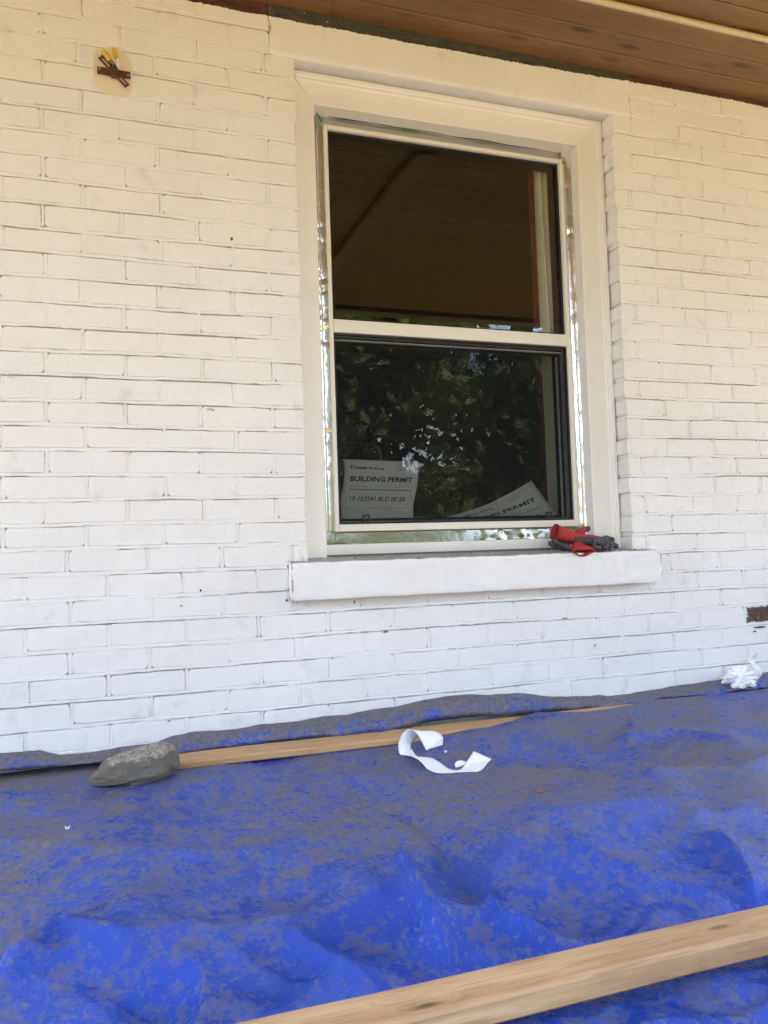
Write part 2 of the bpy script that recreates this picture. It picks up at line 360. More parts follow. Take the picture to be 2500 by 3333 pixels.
# ------------------------------------------------------------------ ground and porch floor
gx = np.linspace(-60, 70, 66); gy = np.linspace(-75, 55, 66); G = np.zeros((66, 66, 3))
G[..., 0], G[..., 1] = np.meshgrid(gx, gy, indexing='ij'); G[..., 2] = -1.12
t = NT('garden_ground'); co = t.coord()
c = t.mix(t.ramp(t.noise(co, 0.35, 5, 0.6), (0.38, 0.0), (0.62, 1.0)), (0.165, 0.118, 0.036), (0.21, 0.152, 0.050))
c = t.mix(t.math('MULTIPLY', t.ramp(t.noise(co, 1.2, 5, 0.7), (0.45, 0.0), (0.65, 1.0)), 0.4), c, (0.085, 0.095, 0.022))
t.set(Base_Color=c, Roughness=0.95, Normal=t.bump(t.noise(co, 9.0, 5, 0.7), 0.6, 0.05))
struct(grid_mesh('ground', G, t.m))
t = NT('bounce_paving'); co = t.coord()
t.set(Base_Color=t.mix(t.noise(co, 2.0, 6, 0.65), (0.195, 0.142, 0.054), (0.24, 0.18, 0.072)), Roughness=0.9)
struct(boxo('bounce_path', t.m, None, -14, 18, -9.0, -3.2, -1.16, -1.10, 0.01))  # unseen paving, put in to bounce warm sunlight onto wall and ceiling
struct(boxo('porch_floor', M['deck'], None, -2.6, 5.2, -2.25, -0.02, -0.30, -0.245, 0.004))

# ------------------------------------------------------------------ house wall of painted brick
C = 0.0675; BL = 0.206678; PH = -0.0470788
WL, WR = 0.612, 1.755; ZT, ZB = 1.957, 0.447
wall = thing('brick_wall', 'white painted brick house wall around the sash window, in warm bounced light under the eaves', 'wall', loc=(1.2, 0, -0.3))

def wz(x, row):
    x = np.asarray(x, float); return .0026*fbm(x*1.7+row*3.7, x*0+row*5.3, 2, 61)+.0010*fbm(x*9+row, x*0+row*2.3, 2, 63)
def brick_geo(V, F, x0, x1, z0, z1, sd, deep=0.0135, y=0.0, row=0):
    rr = random.Random(sd); o = len(V)
    w = x1-x0; pts = []
    j = lambda s: rr.uniform(-s, s)
    ch = [rr.choice((0.0015, 0.003, 0.004, 0.008)) for _ in range(4)]
    pts += [(x0+j(.0012), z0+ch[0]), (x0+ch[0], z0+j(.0012)), (x0+w*.36+j(.02), z0+j(.0016)), (x0+w*.68+j(.02), z0+j(.0016)), (x1-ch[1], z0+j(.0012)), (x1+j(.0012), z0+ch[1])]
    pts += [(x1+j(.0012), z1-ch[2]), (x1-ch[2], z1+j(.0010)), (x0+w*.64+j(.02), z1+j(.0014)), (x0+w*.33+j(.02), z1+j(.0014)), (x0+ch[3], z1+j(.0010)), (x0+j(.0012), z1-ch[3])]
    n = len(pts); cx = (x0+x1)/2; cz = (z0+z1)/2
    pts = [(px, pz+float(wz(px, row-1 if i < 6 else row))) for i, (px, pz) in enumerate(pts)]
    a, b, f0 = j(.006), j(.012), y+j(.0010)
    for px, pz in pts:
        dx, dz = px-cx, pz-cz; L = max(1e-6, math.hypot(dx, dz)); ins = 0.0018
        qx, qz = px-math.copysign(ins, dx), pz-math.copysign(ins, dz)
        V.append((qx, f0+a*(qx-cx)+b*(qz-cz), qz))
    for px, pz in pts: V.append((px, f0+0.0022+a*(px-cx)+b*(pz-cz), pz))
    for px, pz in pts: V.append((px, y+deep, pz))
    F.append(tuple(range(o, o+n)))
    for r in range(2):
        for k in range(n):
            k2 = (k+1) % n
            F.append((o+r*n+k, o+(r+1)*n+k, o+(r+1)*n+k2, o+r*n+k2))

def pxy(X, z):
    v = Vector((X, 0, z))-cam.matrix_world.translation; d = v.dot(cf)
    return (0.5+2692.45/2500*v.dot(cr)/d, 0.5-2692.45/3333*v.dot(cu)/d, d)

bricks = []        # (x0, x1, z0, z1, row, deep)
JW = 0.0085
def fill(row, xa, xb, ph, deepa=False, deepb=False):
    z0 = C*(row-1)+0.0100; z1 = C*row-0.0005
    n0 = math.floor((xa-PH)/BL-ph)-1
    edges = [PH+BL*(n0+i+ph) for i in range(int((xb-xa)/BL)+4)]
    rr = random.Random(row*131+int(xa*100))
    edges = [e+rr.uniform(-.004, .004) for e in edges]
    edges = [e for e in edges if xa+0.035 < e < xb-0.035]
    xs = [xa]+edges+[xb]
    for i in range(len(xs)-1):
        a = xs[i]+(0 if i == 0 else JW/2); b = xs[i+1]-(0 if i == len(xs)-2 else JW/2)
        last_a = i == 0 and deepa; last_b = i == len(xs)-2 and deepb
        bricks.append((a, b, z0, z1, row, 0.075 if (last_a or last_b) else 0.014))
    return xs
XA, XB = -1.9, 4.2
rows_heads = {}
for row in range(-3, 33):
    zc = C*(row-0.5)
    if row <= 5:
        rows_heads[row] = fill(row, XA, XB, 0.0 if row % 2 else 0.47)
    elif row in (6,):
        rows_heads[row] = fill(row, XA, 0.545, 0.47)+fill(row, 1.86, XB, 0.47)
    elif row == 7:
        rows_heads[row] = fill(row, XA, WL, 0.97, False, True)+fill(row, WR, XB, 0.03, True)
    elif row <= 29:
        rr = random.Random(row)
        hi = max(0.0, (row-24)*0.025)
        lp = (0.74 if row % 2 else 0.22)+rr.uniform(-.02, .02)
        rp = (0.0 if row % 2 else 0.5)+hi*0.8+rr.uniform(-.02, .02)
        rows_heads[row] = fill(row, XA, WL+rr.uniform(-.004, .003), lp, False, True)+fill(row, WR+rr.uniform(-.003, .004), XB, rp, True)
    else:
        rows_heads[row] = fill(row, XA, 0.5375, 0.74 if row % 2 else 0.22)+fill(row, 1.8345, XB, 0.08 if row % 2 else 0.55)
# the row at the sill (5) runs behind it; drop bricks wholly behind the sill
def vis_area(b):
    a = pxy(b[0], b[2]); c = pxy(b[1], b[3])
    x0, x1 = max(0, min(a[0], c[0])), min(1, max(a[0], c[0])); y0, y1 = max(0, min(a[1], c[1])), min(1, max(a[1], c[1]))
    return max(0, x1-x0)*max(0, y1-y0)
order = sorted(range(len(bricks)), key=lambda i: -vis_area(bricks[i]))
single = set(i for i in order[:299] if vis_area(bricks[i]) > 4e-5)
SV, SF = [], []
raw_brick = NT('bare_brown_brick'); co = raw_brick.coord()
cc = raw_brick.mix(raw_brick.ramp(raw_brick.noise(co, 60, 5, 0.7), (0.35, 0.0), (0.7, 1.0)), (0.055, 0.03, 0.024), (0.13, 0.075, 0.055))
cc = raw_brick.mix(raw_brick.ramp(raw_brick.noise(co, 40, 5, 0.7), (0.58, 0.0), (0.68, 1.0)), cc, (0.36, 0.31, 0.27))
_tc = raw_brick.n('ShaderNodeTexCoord'); _sx = raw_brick.n('ShaderNodeSeparateXYZ'); raw_brick.l(_tc.outputs['Generated'], _sx.inputs[0])
def _ed(o_, k): return raw_brick.math('MULTIPLY', raw_brick.math('MINIMUM', o_, raw_brick.math('SUBTRACT', 1.0, o_)), k)
_e = raw_brick.math('MINIMUM', _ed(_sx.outputs[0], 3.1), _ed(_sx.outputs[2], 1.0)); _e = raw_brick.math('ADD', _e, raw_brick.math('MULTIPLY', raw_brick.math('SUBTRACT', raw_brick.noise(co, 75, 4, .65), .5), .55))
cc = raw_brick.mix(raw_brick.ramp(_e, (.045, 1.0), (.095, 0.0)), cc, (.74, .70, .64))
raw_brick.set(Base_Color=cc, Roughness=0.9, Normal=raw_brick.bump(raw_brick.noise(co, 120, 5), 0.6, 0.003))
for i, b in enumerate(bricks):
    if i in single:
        V, F = [], []
        bare = b[4] == 3 and b[0] < 2.3 < b[1]
        brick_geo(V, F, *b[:4], 1000+i, b[5], row=b[4])
        o = mesh_np('brick', V, F, raw_brick.m if bare else M['paint_brick'], wall)
        if bare: o['label'] = 'bare brown brick with its paint gone'
    else:
        brick_geo(SV, SF, *b[:4], 1000+i, b[5], row=b[4])
stuff(mesh_np('distant_bricks', SV, SF, M['paint_brick'], wall))

# mortar: a recessed bed behind everything, plus slightly proud struck joints with ragged lower lips
mo = MB(); bed = MB()
for x0, x1, z0, z1 in ((XA, WL-0.008, ZB-0.02, 2.20), (WR+0.008, XB, ZB-0.02, 2.20), (XA, XB, -0.30, ZB-0.02)):
    bed.box(x0, x1, 0.0115, 0.0722, z0, z1)
def ribbon(xs, zlo, zhi, yf):
    V = []; F = []; n = len(xs)
    for i in range(n):
        V += [(xs[i], 0.012, zlo[i]), (xs[i], yf[i]+0.0012, zlo[i]+0.0002), (xs[i], yf[i], zlo[i]+0.0014), (xs[i], yf[i]+0.0002, zhi[i]-0.001), (xs[i], yf[i]+0.004, zhi[i]+0.0016)]
    for i in range(n-1):
        for k in range(4): F.append((i*5+k, (i+1)*5+k, (i+1)*5+k+1, i*5+k+1))
    mo.add(V, F)
spans = {}
for row in range(-4, 33):
    if row <= 4: sp = [(XA, XB)]
    elif row <= 6: sp = [(XA, 0.55), (1.83, XB)]
    elif row <= 28: sp = [(XA, WL-0.001), (WR+0.001, XB)]
    elif row <= 29: sp = [(XA, WL-0.002), (WR+0.002, XB)]
    else: sp = [(XA, 0.5378), (1.8342, XB)]
    for a, b in sp:
        xs = np.arange(a, b, 0.006); xs = np.append(xs, b)
        g = 0.0021+0.0021*fbm(xs*3.1+row*7.7, xs*0+row*3.3, 3, 5)+0.0011*fbm(xs*45, xs*0+row, 3, 9)
        g = np.clip(g*1.1-.0006+.0012*fbm(xs*1.3+row, xs*0+row*5.1, 2, 55), -0.0008, 0.0042)
        w_ = wz(xs, row); zlo = C*row+w_+g-0.0012
        zhi = C*row+w_+0.0098+0.0012*fbm(xs*30, xs*0+row*1.7, 3, 21)
        yf = -0.0004+0.0011*fbm(xs*6, xs*0+row*2.1, 3, 33)
        ribbon(xs, zlo, zhi, yf)
hset = np.random.default_rng(5)
for b in bricks:
    x = b[1]+JW/2
    if abs(b[1]-XB) < 0.01 or 0.50 < x < 0.62 and b[5] > 0.05 or (0.53 < x < 0.56 and b[4] >= 29): continue
    zs = np.linspace(b[2]-0.001, b[3]+0.001, 9); V = []; F = []
    e1 = b[1]-0.0006+np.clip(0.0012*hset.normal(-0.5, 0.5, 9)+0.0011*hset.normal(-.3, .7), -0.001, 0.003); e2 = b[1]+JW+0.0005-np.clip(0.0012*hset.normal(-0.5, 0.5, 9)+0.0010*hset.normal(-.4, .6), -0.001, 0.002)
    y = 0.0012+hset.uniform(-.0012, .0010)
    for k in range(9): V += [(e1[k], 0.012, zs[k]), (e1[k]+.001, y, zs[k]), (e2[k]-.001, y, zs[k]), (e2[k], 0.012, zs[k])]
    for k in range(8):
        for q in range(3): F.append((k*4+q, k*4+q+1, (k+1)*4+q+1, (k+1)*4+q))
    mo.add(V, F)
for row in range(6, 30):
    for xa_, xb_ in ((WL-.05, WL-.0055), (WR+.0055, WR+.05)):
        gg = max(0.0, random.uniform(-.0015, .0030)); mo.box(xa_, xb_, 0.004, 0.0722, C*row+gg, C*row+0.0102)
mo.build('mortar', M['paint_brick'], wall)
bed.build('mortar_bed', simple('dirty_mortar', (0.52, 0.50, 0.46), 0.95, 0, .3, 80, .15), wall)

# concrete lintel and sill (parts of the wall)
def rough_block(name, mat, parent, x0, x1, y0, y1, z0f, z1f, z1b, nx=90, nz=10, amp=0.0012, ch=(0, 0), seed=3, edge=0.006):
    # front grid with rounded edges, top and bottom running back to y1
    prof = []
    for k in range(nz+1): prof.append((y0, k/nz))
    P = []
    xs = np.linspace(0, 1, nx+1)
    rowsP = []
    seq = [(y1, 0.0, 'b'), (y0+edge*2.5, 0.0, 'b'), (y0+edge*0.4, 0.0, 'b')]+[(y0, f, 'f') for f in np.linspace(edge/ (z1f-z0f)*0.6, 1-edge/(z1f-z0f)*0.6, nz)]+[(y0+edge*0.5, 1.0, 't'), (y0+edge*2.5, 1.0, 't'), ((y0+y1)/2, 1.0, 'm'), (y1, 1.0, 'k')]
    for (yy, f, kd) in seq:
        zz = z0f+(z1f-z0f)*f
        if kd == 'm': zz = z1f+(z1b-z1f)*0.5
        if kd == 'k': zz = z1b
        L = x0+ch[0]*max(0, 1-f/0.14 if f < 0.14 else (f-0.86)/0.14 if f > 0.86 else 0)
        Rr = x1-ch[1]*max(0, 1-f/0.16 if f < 0.16 else (f-0.90)/0.10*0.8 if f > 0.90 else 0)
        X = L+(Rr-L)*xs
        nz_ = amp*fbm(X*40, X*0+f*9+yy*30, 4, seed)
        rowsP.append(np.stack([X, np.full_like(X, yy)+(nz_ if kd in 'f' else nz_*0.4), np.full_like(X, zz)+(nz_*1.2 if kd in 'bt' else 0)], -1))
    P = np.stack(rowsP, 1)
    o = grid_mesh(name, P, mat, parent, True)
    me = o.data; bm = bmesh.new(); bm.from_mesh(me)
    be = [e for e in bm.edges if e.is_boundary]
    bmesh.ops.holes_fill(bm, edges=be, sides=0); bmesh.ops.recalc_face_normals(bm, faces=bm.faces[:])
    [setattr(f, 'smooth', False) for f in bm.faces if len(f.verts) > 4]
    bm.to_mesh(me); bm.free()
    return o
rough_block('lintel', M['paint_concrete'], wall, 0.538, 1.834, -0.0015, 0.0775, ZT-0.001, 2.20, 2.20, 120, 14, 0.0010, seed=8, edge=0.003)
rough_block('window_sill', M['sill'], wall, 0.549, 1.832, -0.052, 0.20, 0.311, 0.421, 0.446, 160, 9, 0.0014, (0.0, 0.03), 12, 0.005)
# paint losses, nail holes and stains with a shape of their own
def blotch(name, x, z, rx, rz, mat, y=-0.0022, seed=1, n=14):
    rr = random.Random(seed); V = [(x, y, z)]; F = []
    for k in range(n):
        a = 2*math.pi*k/n; q = rr.uniform(0.65, 1.15); V.append((x+rx*q*math.cos(a), y+0.0003, z+rz*q*math.sin(a)))
    F = [(0, 1+k, 1+(k+1) % n) for k in range(n)]
    return mesh_np(name, V, F, mat, wall)
dark = simple('dark_hole', (0.02, 0.018, 0.016), 0.9); ochre = simple('ochre_stain', (0.55, 0.38, 0.18), 0.9, 0, 0, 0, 0.3); grime = simple('grey_grime', (0.50, 0.47, 0.43), 0.9, 0, 0, 0, 0.2)
for i, (x, z, rx, rz) in enumerate(((0.410, 1.3735, .0035, .0055), (0.299, 0.352, .003, .0045), (0.2447, 0.312, .004, .002), (0.2056, -0.003, .0045, .0016), (0.752, 0.297, .0022, .007), (0.848, 0.2015, .009, .0022), (1.475, 0.207, .012, .0016), (0.545, 0.312, .004, .004))):
    blotch('nail_hole', x, z, rx, rz, dark, seed=i)
blotch('paint_chip', 0.336, 0.8685, .012, .0028, ochre, seed=31); blotch('paint_chip', 0.345, 0.866, .006, .002, ochre, seed=32)
blotch('paint_chip', 1.5865, 0.110, .0055, .006, grime, seed=33)
blotch('paint_chip', 2.285, 0.128, .03, .004, raw_brick.m, seed=34); blotch('paint_chip', 2.262, 0.1145, .008, .003, raw_brick.m, seed=35)

# ------------------------------------------------------------------ porch roof with a boarded ceiling
ceil_t = thing('porch_ceiling', 'varnished cedar board ceiling of the porch above the brick wall', 'ceiling', loc=(1.2, -1.2, 2.13))
bw = 0.098; ZC = 2.112
def board(x0, x1, ya, yb, z):
    m = MB(); g = 0.0022; V = []; F = []
    e = .0024; prof = [(ya+e, z+.016), (ya+e, z+g), (ya+g*.8+e, z), (yb-g*.8-e, z), (yb-e, z+g), (yb-e, z+.016)]
    for x in (x0, x1): V += [(x, y, zz) for y, zz in prof]
    F = [(k, k+1, k+7, k+6) for k in range(5)]+[(5, 0, 6, 11), tuple(range(6)), tuple(range(11, 5, -1))]
    m.add(V, F); return m.build('board', M['soffit'], ceil_t)
rb_ = random.Random(4)
nb = 0; yb = 0.006
for k in range(27):
    ya = yb-bw
    z = ZC if k < 3 else ZC+0.024
    cuts = [-2.4]+([0.725] if k == 0 else [] if k in (1, 2, 3) else [rb_.uniform(-.5, 3.6)])+[5.0]
    for a, b in zip(cuts[:-1], cuts[1:]): board(a+.0006, b-.0006, ya, yb, z+rb_.uniform(-.0008, .0008))
    yb = ya
batten_m = simple('pale_batten', (0.27, 0.17, 0.085), 0.5, 0, 0, 0, 0.05)
boxo('batten', batten_m, ceil_t, 1.33, 1.40, -2.45, -0.45, ZC-0.012, ZC+0.022, 0.003)
m = MB(); m.tube([(x, ZC*0-.2935, ZC+.010) for x in np.linspace(-2.4, 5.0, 40)], .0105, 10); m.build('trim', simple('light_streak_strip', (0.60, 0.48, 0.33), 0.35, 0, 0, 0, .06), ceil_t, True)  # added pale strip, imitates the bright streak of light along the step
roof = thing('porch_roof', 'dark shingled porch roof carried by a timber beam in front of the house', 'roof', loc=(1.2, -1.3, 2.2))
boxo('beam', M['deck'], roof, -2.5, 5.1, -2.80, -2.69, 2.118, 2.22, 0.004)
boxo('fascia', M['deck'], roof, -2.6, 5.2, -2.93, -2.90, 2.165, 2.30, 0.004)
m = MB(); m.add([(-2.7, -3.0, 2.30), (5.3, -3.0, 2.30), (5.3, 0.3, 2.75), (-2.7, 0.3, 2.75), (-2.7, -3.0, 2.33), (5.3, -3.0, 2.33), (5.3, 0.3, 2.79), (-2.7, 0.3, 2.79)], [(0,3,2,1),(4,5,6,7),(0,1,5,4),(1,2,6,5),(2,3,7,6),(3,0,4,7)])
m.build('shingles', M['shingle'], roof)
boxo('soffit_panel', M['deck'], roof, -2.6, 5.2, -2.90, 0.07, 2.225, 2.24, 0.001)
for x in (-2.2, 4.8):
    p = thing('porch_post', 'square timber post at the %s end of the porch' % ('left' if x < 0 else 'right'), 'post', 'porch posts', (x, -2.72, -1.1))
    boxo('shaft', M['deck'], p, x-.06, x+.06, -2.80, -2.69, -1.1, 2.118, 0.006); boxo('base', M['deck'], p, x-.08, x+.08, -2.80, -2.64, -1.1, -0.9, 0.006)
# room behind the window
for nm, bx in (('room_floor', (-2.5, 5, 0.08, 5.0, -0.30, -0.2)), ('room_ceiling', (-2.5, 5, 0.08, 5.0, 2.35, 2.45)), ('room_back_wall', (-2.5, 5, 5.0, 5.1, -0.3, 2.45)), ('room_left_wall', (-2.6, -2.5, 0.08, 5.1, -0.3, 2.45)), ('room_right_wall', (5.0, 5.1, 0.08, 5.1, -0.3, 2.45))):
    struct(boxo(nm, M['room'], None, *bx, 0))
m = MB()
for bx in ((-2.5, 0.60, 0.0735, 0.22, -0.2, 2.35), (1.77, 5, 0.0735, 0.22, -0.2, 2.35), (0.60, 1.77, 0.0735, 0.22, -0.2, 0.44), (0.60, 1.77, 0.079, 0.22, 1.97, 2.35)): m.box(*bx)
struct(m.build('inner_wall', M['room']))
for bx in ((-2.5, XA, 0.0, 0.0725, -1.1, 2.2), (XB, 5.0, 0.0, 0.0725, -1.1, 2.2), (XA, XB, 0.004, 0.0725, -1.12, -0.31)):
    boxo('return_wall', M['paint_concrete'], wall, *bx, 0)

# ------------------------------------------------------------------ sash window
win = thing('sash_window', 'white framed two-pane window set deep in the brick wall with foil tape round it', 'window', loc=(1.18, 0.13, 0.45))
YG = 0.128
def sweep(name, prof, path_fn, mat, smooth=False):
    # prof: list of (u, y); path_fn(u) -> two end points (x, z) of the edge line at inset u
    V = []; F = []; n = len(prof)
    for e in (0, 1):
        for u, y in prof:
            x, z = path_fn(u)[e]; V.append((x, y, z))
    F = [(k, (k+1) % n, n+(k+1) % n, n+k) for k in range(n)]+[tuple(range(n))[::-1], tuple(range(n, 2*n))]
    me_o = mesh_np(name, V, F, mat, win, smooth); bm = bmesh.new(); bm.from_mesh(me_o.data); bmesh.ops.recalc_face_normals(bm, faces=bm.faces[:]); bm.to_mesh(me_o.data); bm.free(); return me_o
CL, CRR, CH = 0.692, 1.654, 1.862        # inner edges of the casing
def prof_casing(w, bead=True):
    p = [(0.002, 0.150), (0.002, 0.060), (0.006, 0.0555), (0.018, 0.0545), (0.0225, 0.057), (0.0245, 0.066), (0.030, 0.0690)] if bead else [(0.002, 0.150), (0.002, 0.071)]
    return p+[(w-0.003, 0.0700), (w, 0.0725), (w, 0.150)]
zt = ZT+0.003
sweep('casing', prof_casing(CL-WL, False), lambda u: ((WL+u, 0.4285), (WL+u, zt-u*(zt-CH)/(CL-WL))), M['paint_wood'])
sweep('casing', prof_casing(WR-CRR), lambda u: ((WR-u, 0.4285), (WR-u, zt-u*(zt-CH)/(WR-CRR))), M['paint_wood'])
sweep('casing', prof_casing(zt-CH), lambda u: ((WL+u*(CL-WL)/(zt-CH)+.0005, zt-u), (WR-u*(WR-CRR)/(zt-CH)-.0005, zt-u)), M['paint_wood'])
boxo('stool', M['paint_wood'], win, CL+.001, CRR-.001, 0.102, 0.19, 0.428, 0.472, 0.003)
# backing the foil is stuck to
boxo('back_board', M['gasket'], win, WL+.003, WR-.003, 0.1505, 0.1535, 1.86, zt-.003, 0); boxo('back_board', M['gasket'], win, CL-.03, 0.735, 0.148, 0.1495, 0.475, 1.86, 0); boxo('back_board', M['gasket'], win, 1.618, CRR+.03, 0.148, 0.1495, 0.475, 1.86, 0)
# vinyl frame
FL, FR, FT, FB = 0.733, 1.619, 1.826, 0.512     # outer
GL, GR, GT, GB = 0.7465, 1.6055, 1.8125, 0.535  # glass opening
MT, MBt = 1.1905, 1.1485                        # meeting rail
def bar(name, x0, x1, z0, z1, y0=0.112, y1=0.1495, b=0.0025, mat='vinyl'): return boxo(name, M[mat], win, x0, x1, y0, y1, z0, z1, b)
bar('frame_stile', FL, GL, FB, FT); bar('frame_stile', GR, FR, FB, FT)
bar('frame_head', GL+.0003, GR-.0003, GT, FT, 0.1125); bar('frame_bottom_rail', GL+.0003, GR-.0003, FB, GB, 0.1105); bar('meeting_rail', GL+.0003, GR-.0003, MBt, MT, 0.1115)
def ring(name, x0, x1, z0, z1, w, y0, y1, mat, parent=win):
    m = MB(); m.box(x0, x0+w, y0, y1, z0, z1); m.box(x1-w, x1, y0, y1, z0, z1); m.box(x0+w, x1-w, y0, y1, z1-w, z1); m.box(x0+w, x1-w, y0, y1, z0, z0+w)
    return m.build(name, M[mat], parent)
ring('gasket', FL+.004, FR-.004, FB+.004, FT-.004, .0075, .1505, .20, 'gasket'); m = MB(); m.box(GL, GR, .1505, .20, MBt+.004, MT-.004); m.build('gasket', M['gasket'], win)
ring('gasket', GL+.0004, GR-.0004, MT+.0004, GT-.0004, 0.007, 0.126, 0.15, 'gasket')
up = boxo('upper_pane', M['glass'], win, GL+.004, GR-.004, 0.1345, 0.1385, MT+.003, GT-.004, 0)
# lower sash behind the insect screen
ring('screen_frame', GL+.0006, GR-.0006, GB+.0006, MBt-.0006, 0.0055, 0.121, 0.131, 'gasket')
tr_ = ring('sash_track', GL+.006, GR-.006, GB+.006, MBt-.006, 0.004, 0.134, 0.150, 'track')
bar('sash_rail', GL+.01, GR-.01, MBt-.020, MBt-.0165, 0.136, 0.150, 0.0005, 'vinyl')
ring('sash_frame', GL+.009, GR-.009, GB+.009, MBt-.009, 0.010, 0.153, 0.19, 'gasket')
bar('jamb_liner', GR-.026, GR-.020, GB+.012, MBt-.03, 0.150, 0.157, 0.001, 'track')
boxo('lower_pane', M['glass'], win, GL+.018, GR-.018, 0.1655, 0.1695, GB+.012, MBt-.018, 0)
boxo('insect_screen', M['screen'], win, GL+.0055, GR-.0055, 0.1255, 0.1262, GB+.006, MBt-.006, 0)
def pull(x, lean=0):
    m = MB(); z = 0.5405; m.box(x-.0120, x-.0065, .1145, .1215, z, z+.022, .0008); m.box(x+.0065, x+.0120, .1145, .1215, z, z+.022, .0008); m.box(x-.0120, x+.0120, .1143, .1217, z+.0195, z+.0250, .0008); m.box(x-.0135, x+.0135, .1165, .1235, z-.004, z+.002, .0008)
    if lean: m.tube([(x-.006, .118, z+.003), (x+.012, .116, z+.019)], .001, 5)
    return m.build('pull_tab', M['gasket'], win)
pull(0.838); pull(1.506, 1)
m = MB(); m.tube([(GL+.01, .1185, .5365), (0.90, .1185, .5385), (1.15, .118, .5455), (1.40, .1185, .5430), (GR-.004, .1185, .5400)], .0014, 6); m.build('screen_spline', M['gasket'], win)
# foil tape: crinkled strips with real folds
def foil_strip(name, n0, n1, fn, mat, amp, sd, parent=win, freq=60):
    u = np.linspace(0, 1, n0); v = np.linspace(0, 1, n1); U, Vv = np.meshgrid(u, v, indexing='ij'); P, N, L, W = fn(U, Vv)
    a = U*L; b = Vv*W
    mod = np.clip(.22+1.2*fbm(a*3.5, b*6, 2, sd+9)+.45*(np.abs(Vv-.5)*2)**4, .03, 1.1)
    h = amp*mod*(np.abs(fbm(a*freq, b*freq*1.2, 2, sd, .35))-0.4)+amp*0.5*fbm(a*freq*.2, b*freq*.4, 2, sd+3)
    P = P+N*h[..., None]
    return grid_mesh(name, P, mat, parent, True)
def st(a): return np.stack(a, -1)
o1 = np.zeros
def fl_left(U, V):     # vertical, its inner edge lapping up on the frame stile
    x = CL+.001+V*(FL-CL+.001); z = 0.476+U*(1.862-0.476); y = 0.146-0.030*np.clip((V-.55)/.45, 0, 1)**1.6-0.012*np.clip((.3-V)/.3, 0, 1)
    N = st([np.full_like(U, -.35), np.full_like(U, -.93), o1(U.shape)]); return st([x, y, z]), N, 1.386, .042
def fl_right(U, V):
    x = FR-.001+V*(CRR-FR); z = 0.476+U*(1.862-0.476); y = 0.121+0.012*np.sin(V*math.pi)-0.006*V; N = st([o1(U.shape), np.full_like(U, -1.), o1(U.shape)]); return st([x, y, z]), N, 1.386, .035
def fl_top(U, V):
    x = CL+.012+U*(CRR-CL-.02); z = FT-.001+V*(CH-FT+.008); y = 0.124+0.012*V; N = st([o1(U.shape), np.full_like(U, -1.), np.full_like(U, -.2)]); return st([x, y, z]), N, .95, .04
def fl_bot(U, V):
    x = CL+.001+U*(CRR-CL-.002); z = 0.4725+V*(FB-.4725+.0005); y = 0.117+.007*V; N = st([o1(U.shape), np.full_like(U, -1.), o1(U.shape)]); return st([x, y, z]), N, .96, .04
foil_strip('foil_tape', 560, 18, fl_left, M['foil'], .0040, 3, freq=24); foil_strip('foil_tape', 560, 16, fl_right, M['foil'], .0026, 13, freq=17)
foil_strip('foil_tape', 380, 16, fl_top, M['foil_dull'], .0010, 23, freq=30); foil_strip('foil_tape', 380, 16, fl_bot, M['foil_dimmed'], .0030, 43, freq=19)
def tape_edge(xa, xb, za, zb, mat, w=.006, y=.127):
    n = 30; xs = np.linspace(xa, xb, n); zc = za+(zb-za)*np.linspace(0, 1, n)+.0015*np.sin(xs*30); V = []; F = []
    ww = w*np.sin(np.linspace(.25, math.pi-.15, n))
    for i in range(n): V += [(xs[i], y, zc[i]-ww[i]/2), (xs[i], y-.0008, zc[i]), (xs[i], y, zc[i]+ww[i]/2)]
    for i in range(n-1): F += [(i*3, i*3+3, i*3+4, i*3+1), (i*3+1, i*3+4, i*3+5, i*3+2)]
    mesh_np('tape_edge', V, F, mat, win, True)
tape_edge(.755, .99, 1.8625, 1.8615, M['blue_tape'], .008); tape_edge(.96, 1.17, 1.8605, 1.860, M['green_tape'], .0065); tape_edge(1.15, 1.56, 1.8595, 1.8570, M['blue_tape'], .004)
tape_edge(1.28, 1.42, 1.8595, 1.858, M['green_tape'], .003, .1255)
m = MB(); m.tube([(.713, .1185, 1.8605), (.720, .114, 1.846), (.7275, .113, 1.832)], .0026, 6); m.build('tape_edge', M['green_tape'], win)

# ------------------------------------------------------------------ permits and curtain behind the glass
def paper_fn(TLc, TRc, BLc, BRc, bend):
    TLc, TRc, BLc, BRc = (np.array(q) for q in (TLc, TRc, BLc, BRc))
    def f(u, v):
        u = np.asarray(u)[..., None]; v = np.asarray(v)[..., None]
        P = TLc*(1-u)*(1-v)+TRc*u*(1-v)+BLc*(1-u)*v+BRc*u*v
        return P+bend(u, v)
    return f
def text_mesh(body, size, u0, v0, f, pw, ph, mat, parent, bold=0.0, space=1.0, shear=0.0, width=None, off=0.0009, wx=1.0):
    cu_ = bpy.data.curves.new('lettering', 'FONT'); cu_.body = body; cu_.size = size; cu_.space_character = space; cu_.offset = bold; cu_.shear = shear; cu_.resolution_u = 3
    tmp = bpy.data.objects.new('lettering_tmp', cu_); COL.objects.link(tmp); dg = bpy.context.evaluated_depsgraph_get()
    me = bpy.data.meshes.new_from_object(tmp.evaluated_get(dg)); COL.objects.unlink(tmp); bpy.data.objects.remove(tmp); bpy.data.curves.remove(cu_)
    n = len(me.vertices); co = np.zeros(n*3); me.vertices.foreach_get('co', co); co = co.reshape(-1, 3)
    k = wx if width is None else width/max(1e-6, co[:, 0].max()-co[:, 0].min())
    u = u0+(co[:, 0]-co[:, 0].min())*k/pw; v = v0-co[:, 1]/ph
    P = f(u, v); P[:, 1] -= off
    me.vertices.foreach_set('co', P.reshape(-1)); me.update(); me.name = 'lettering'
    return link('lettering', me, mat, parent)
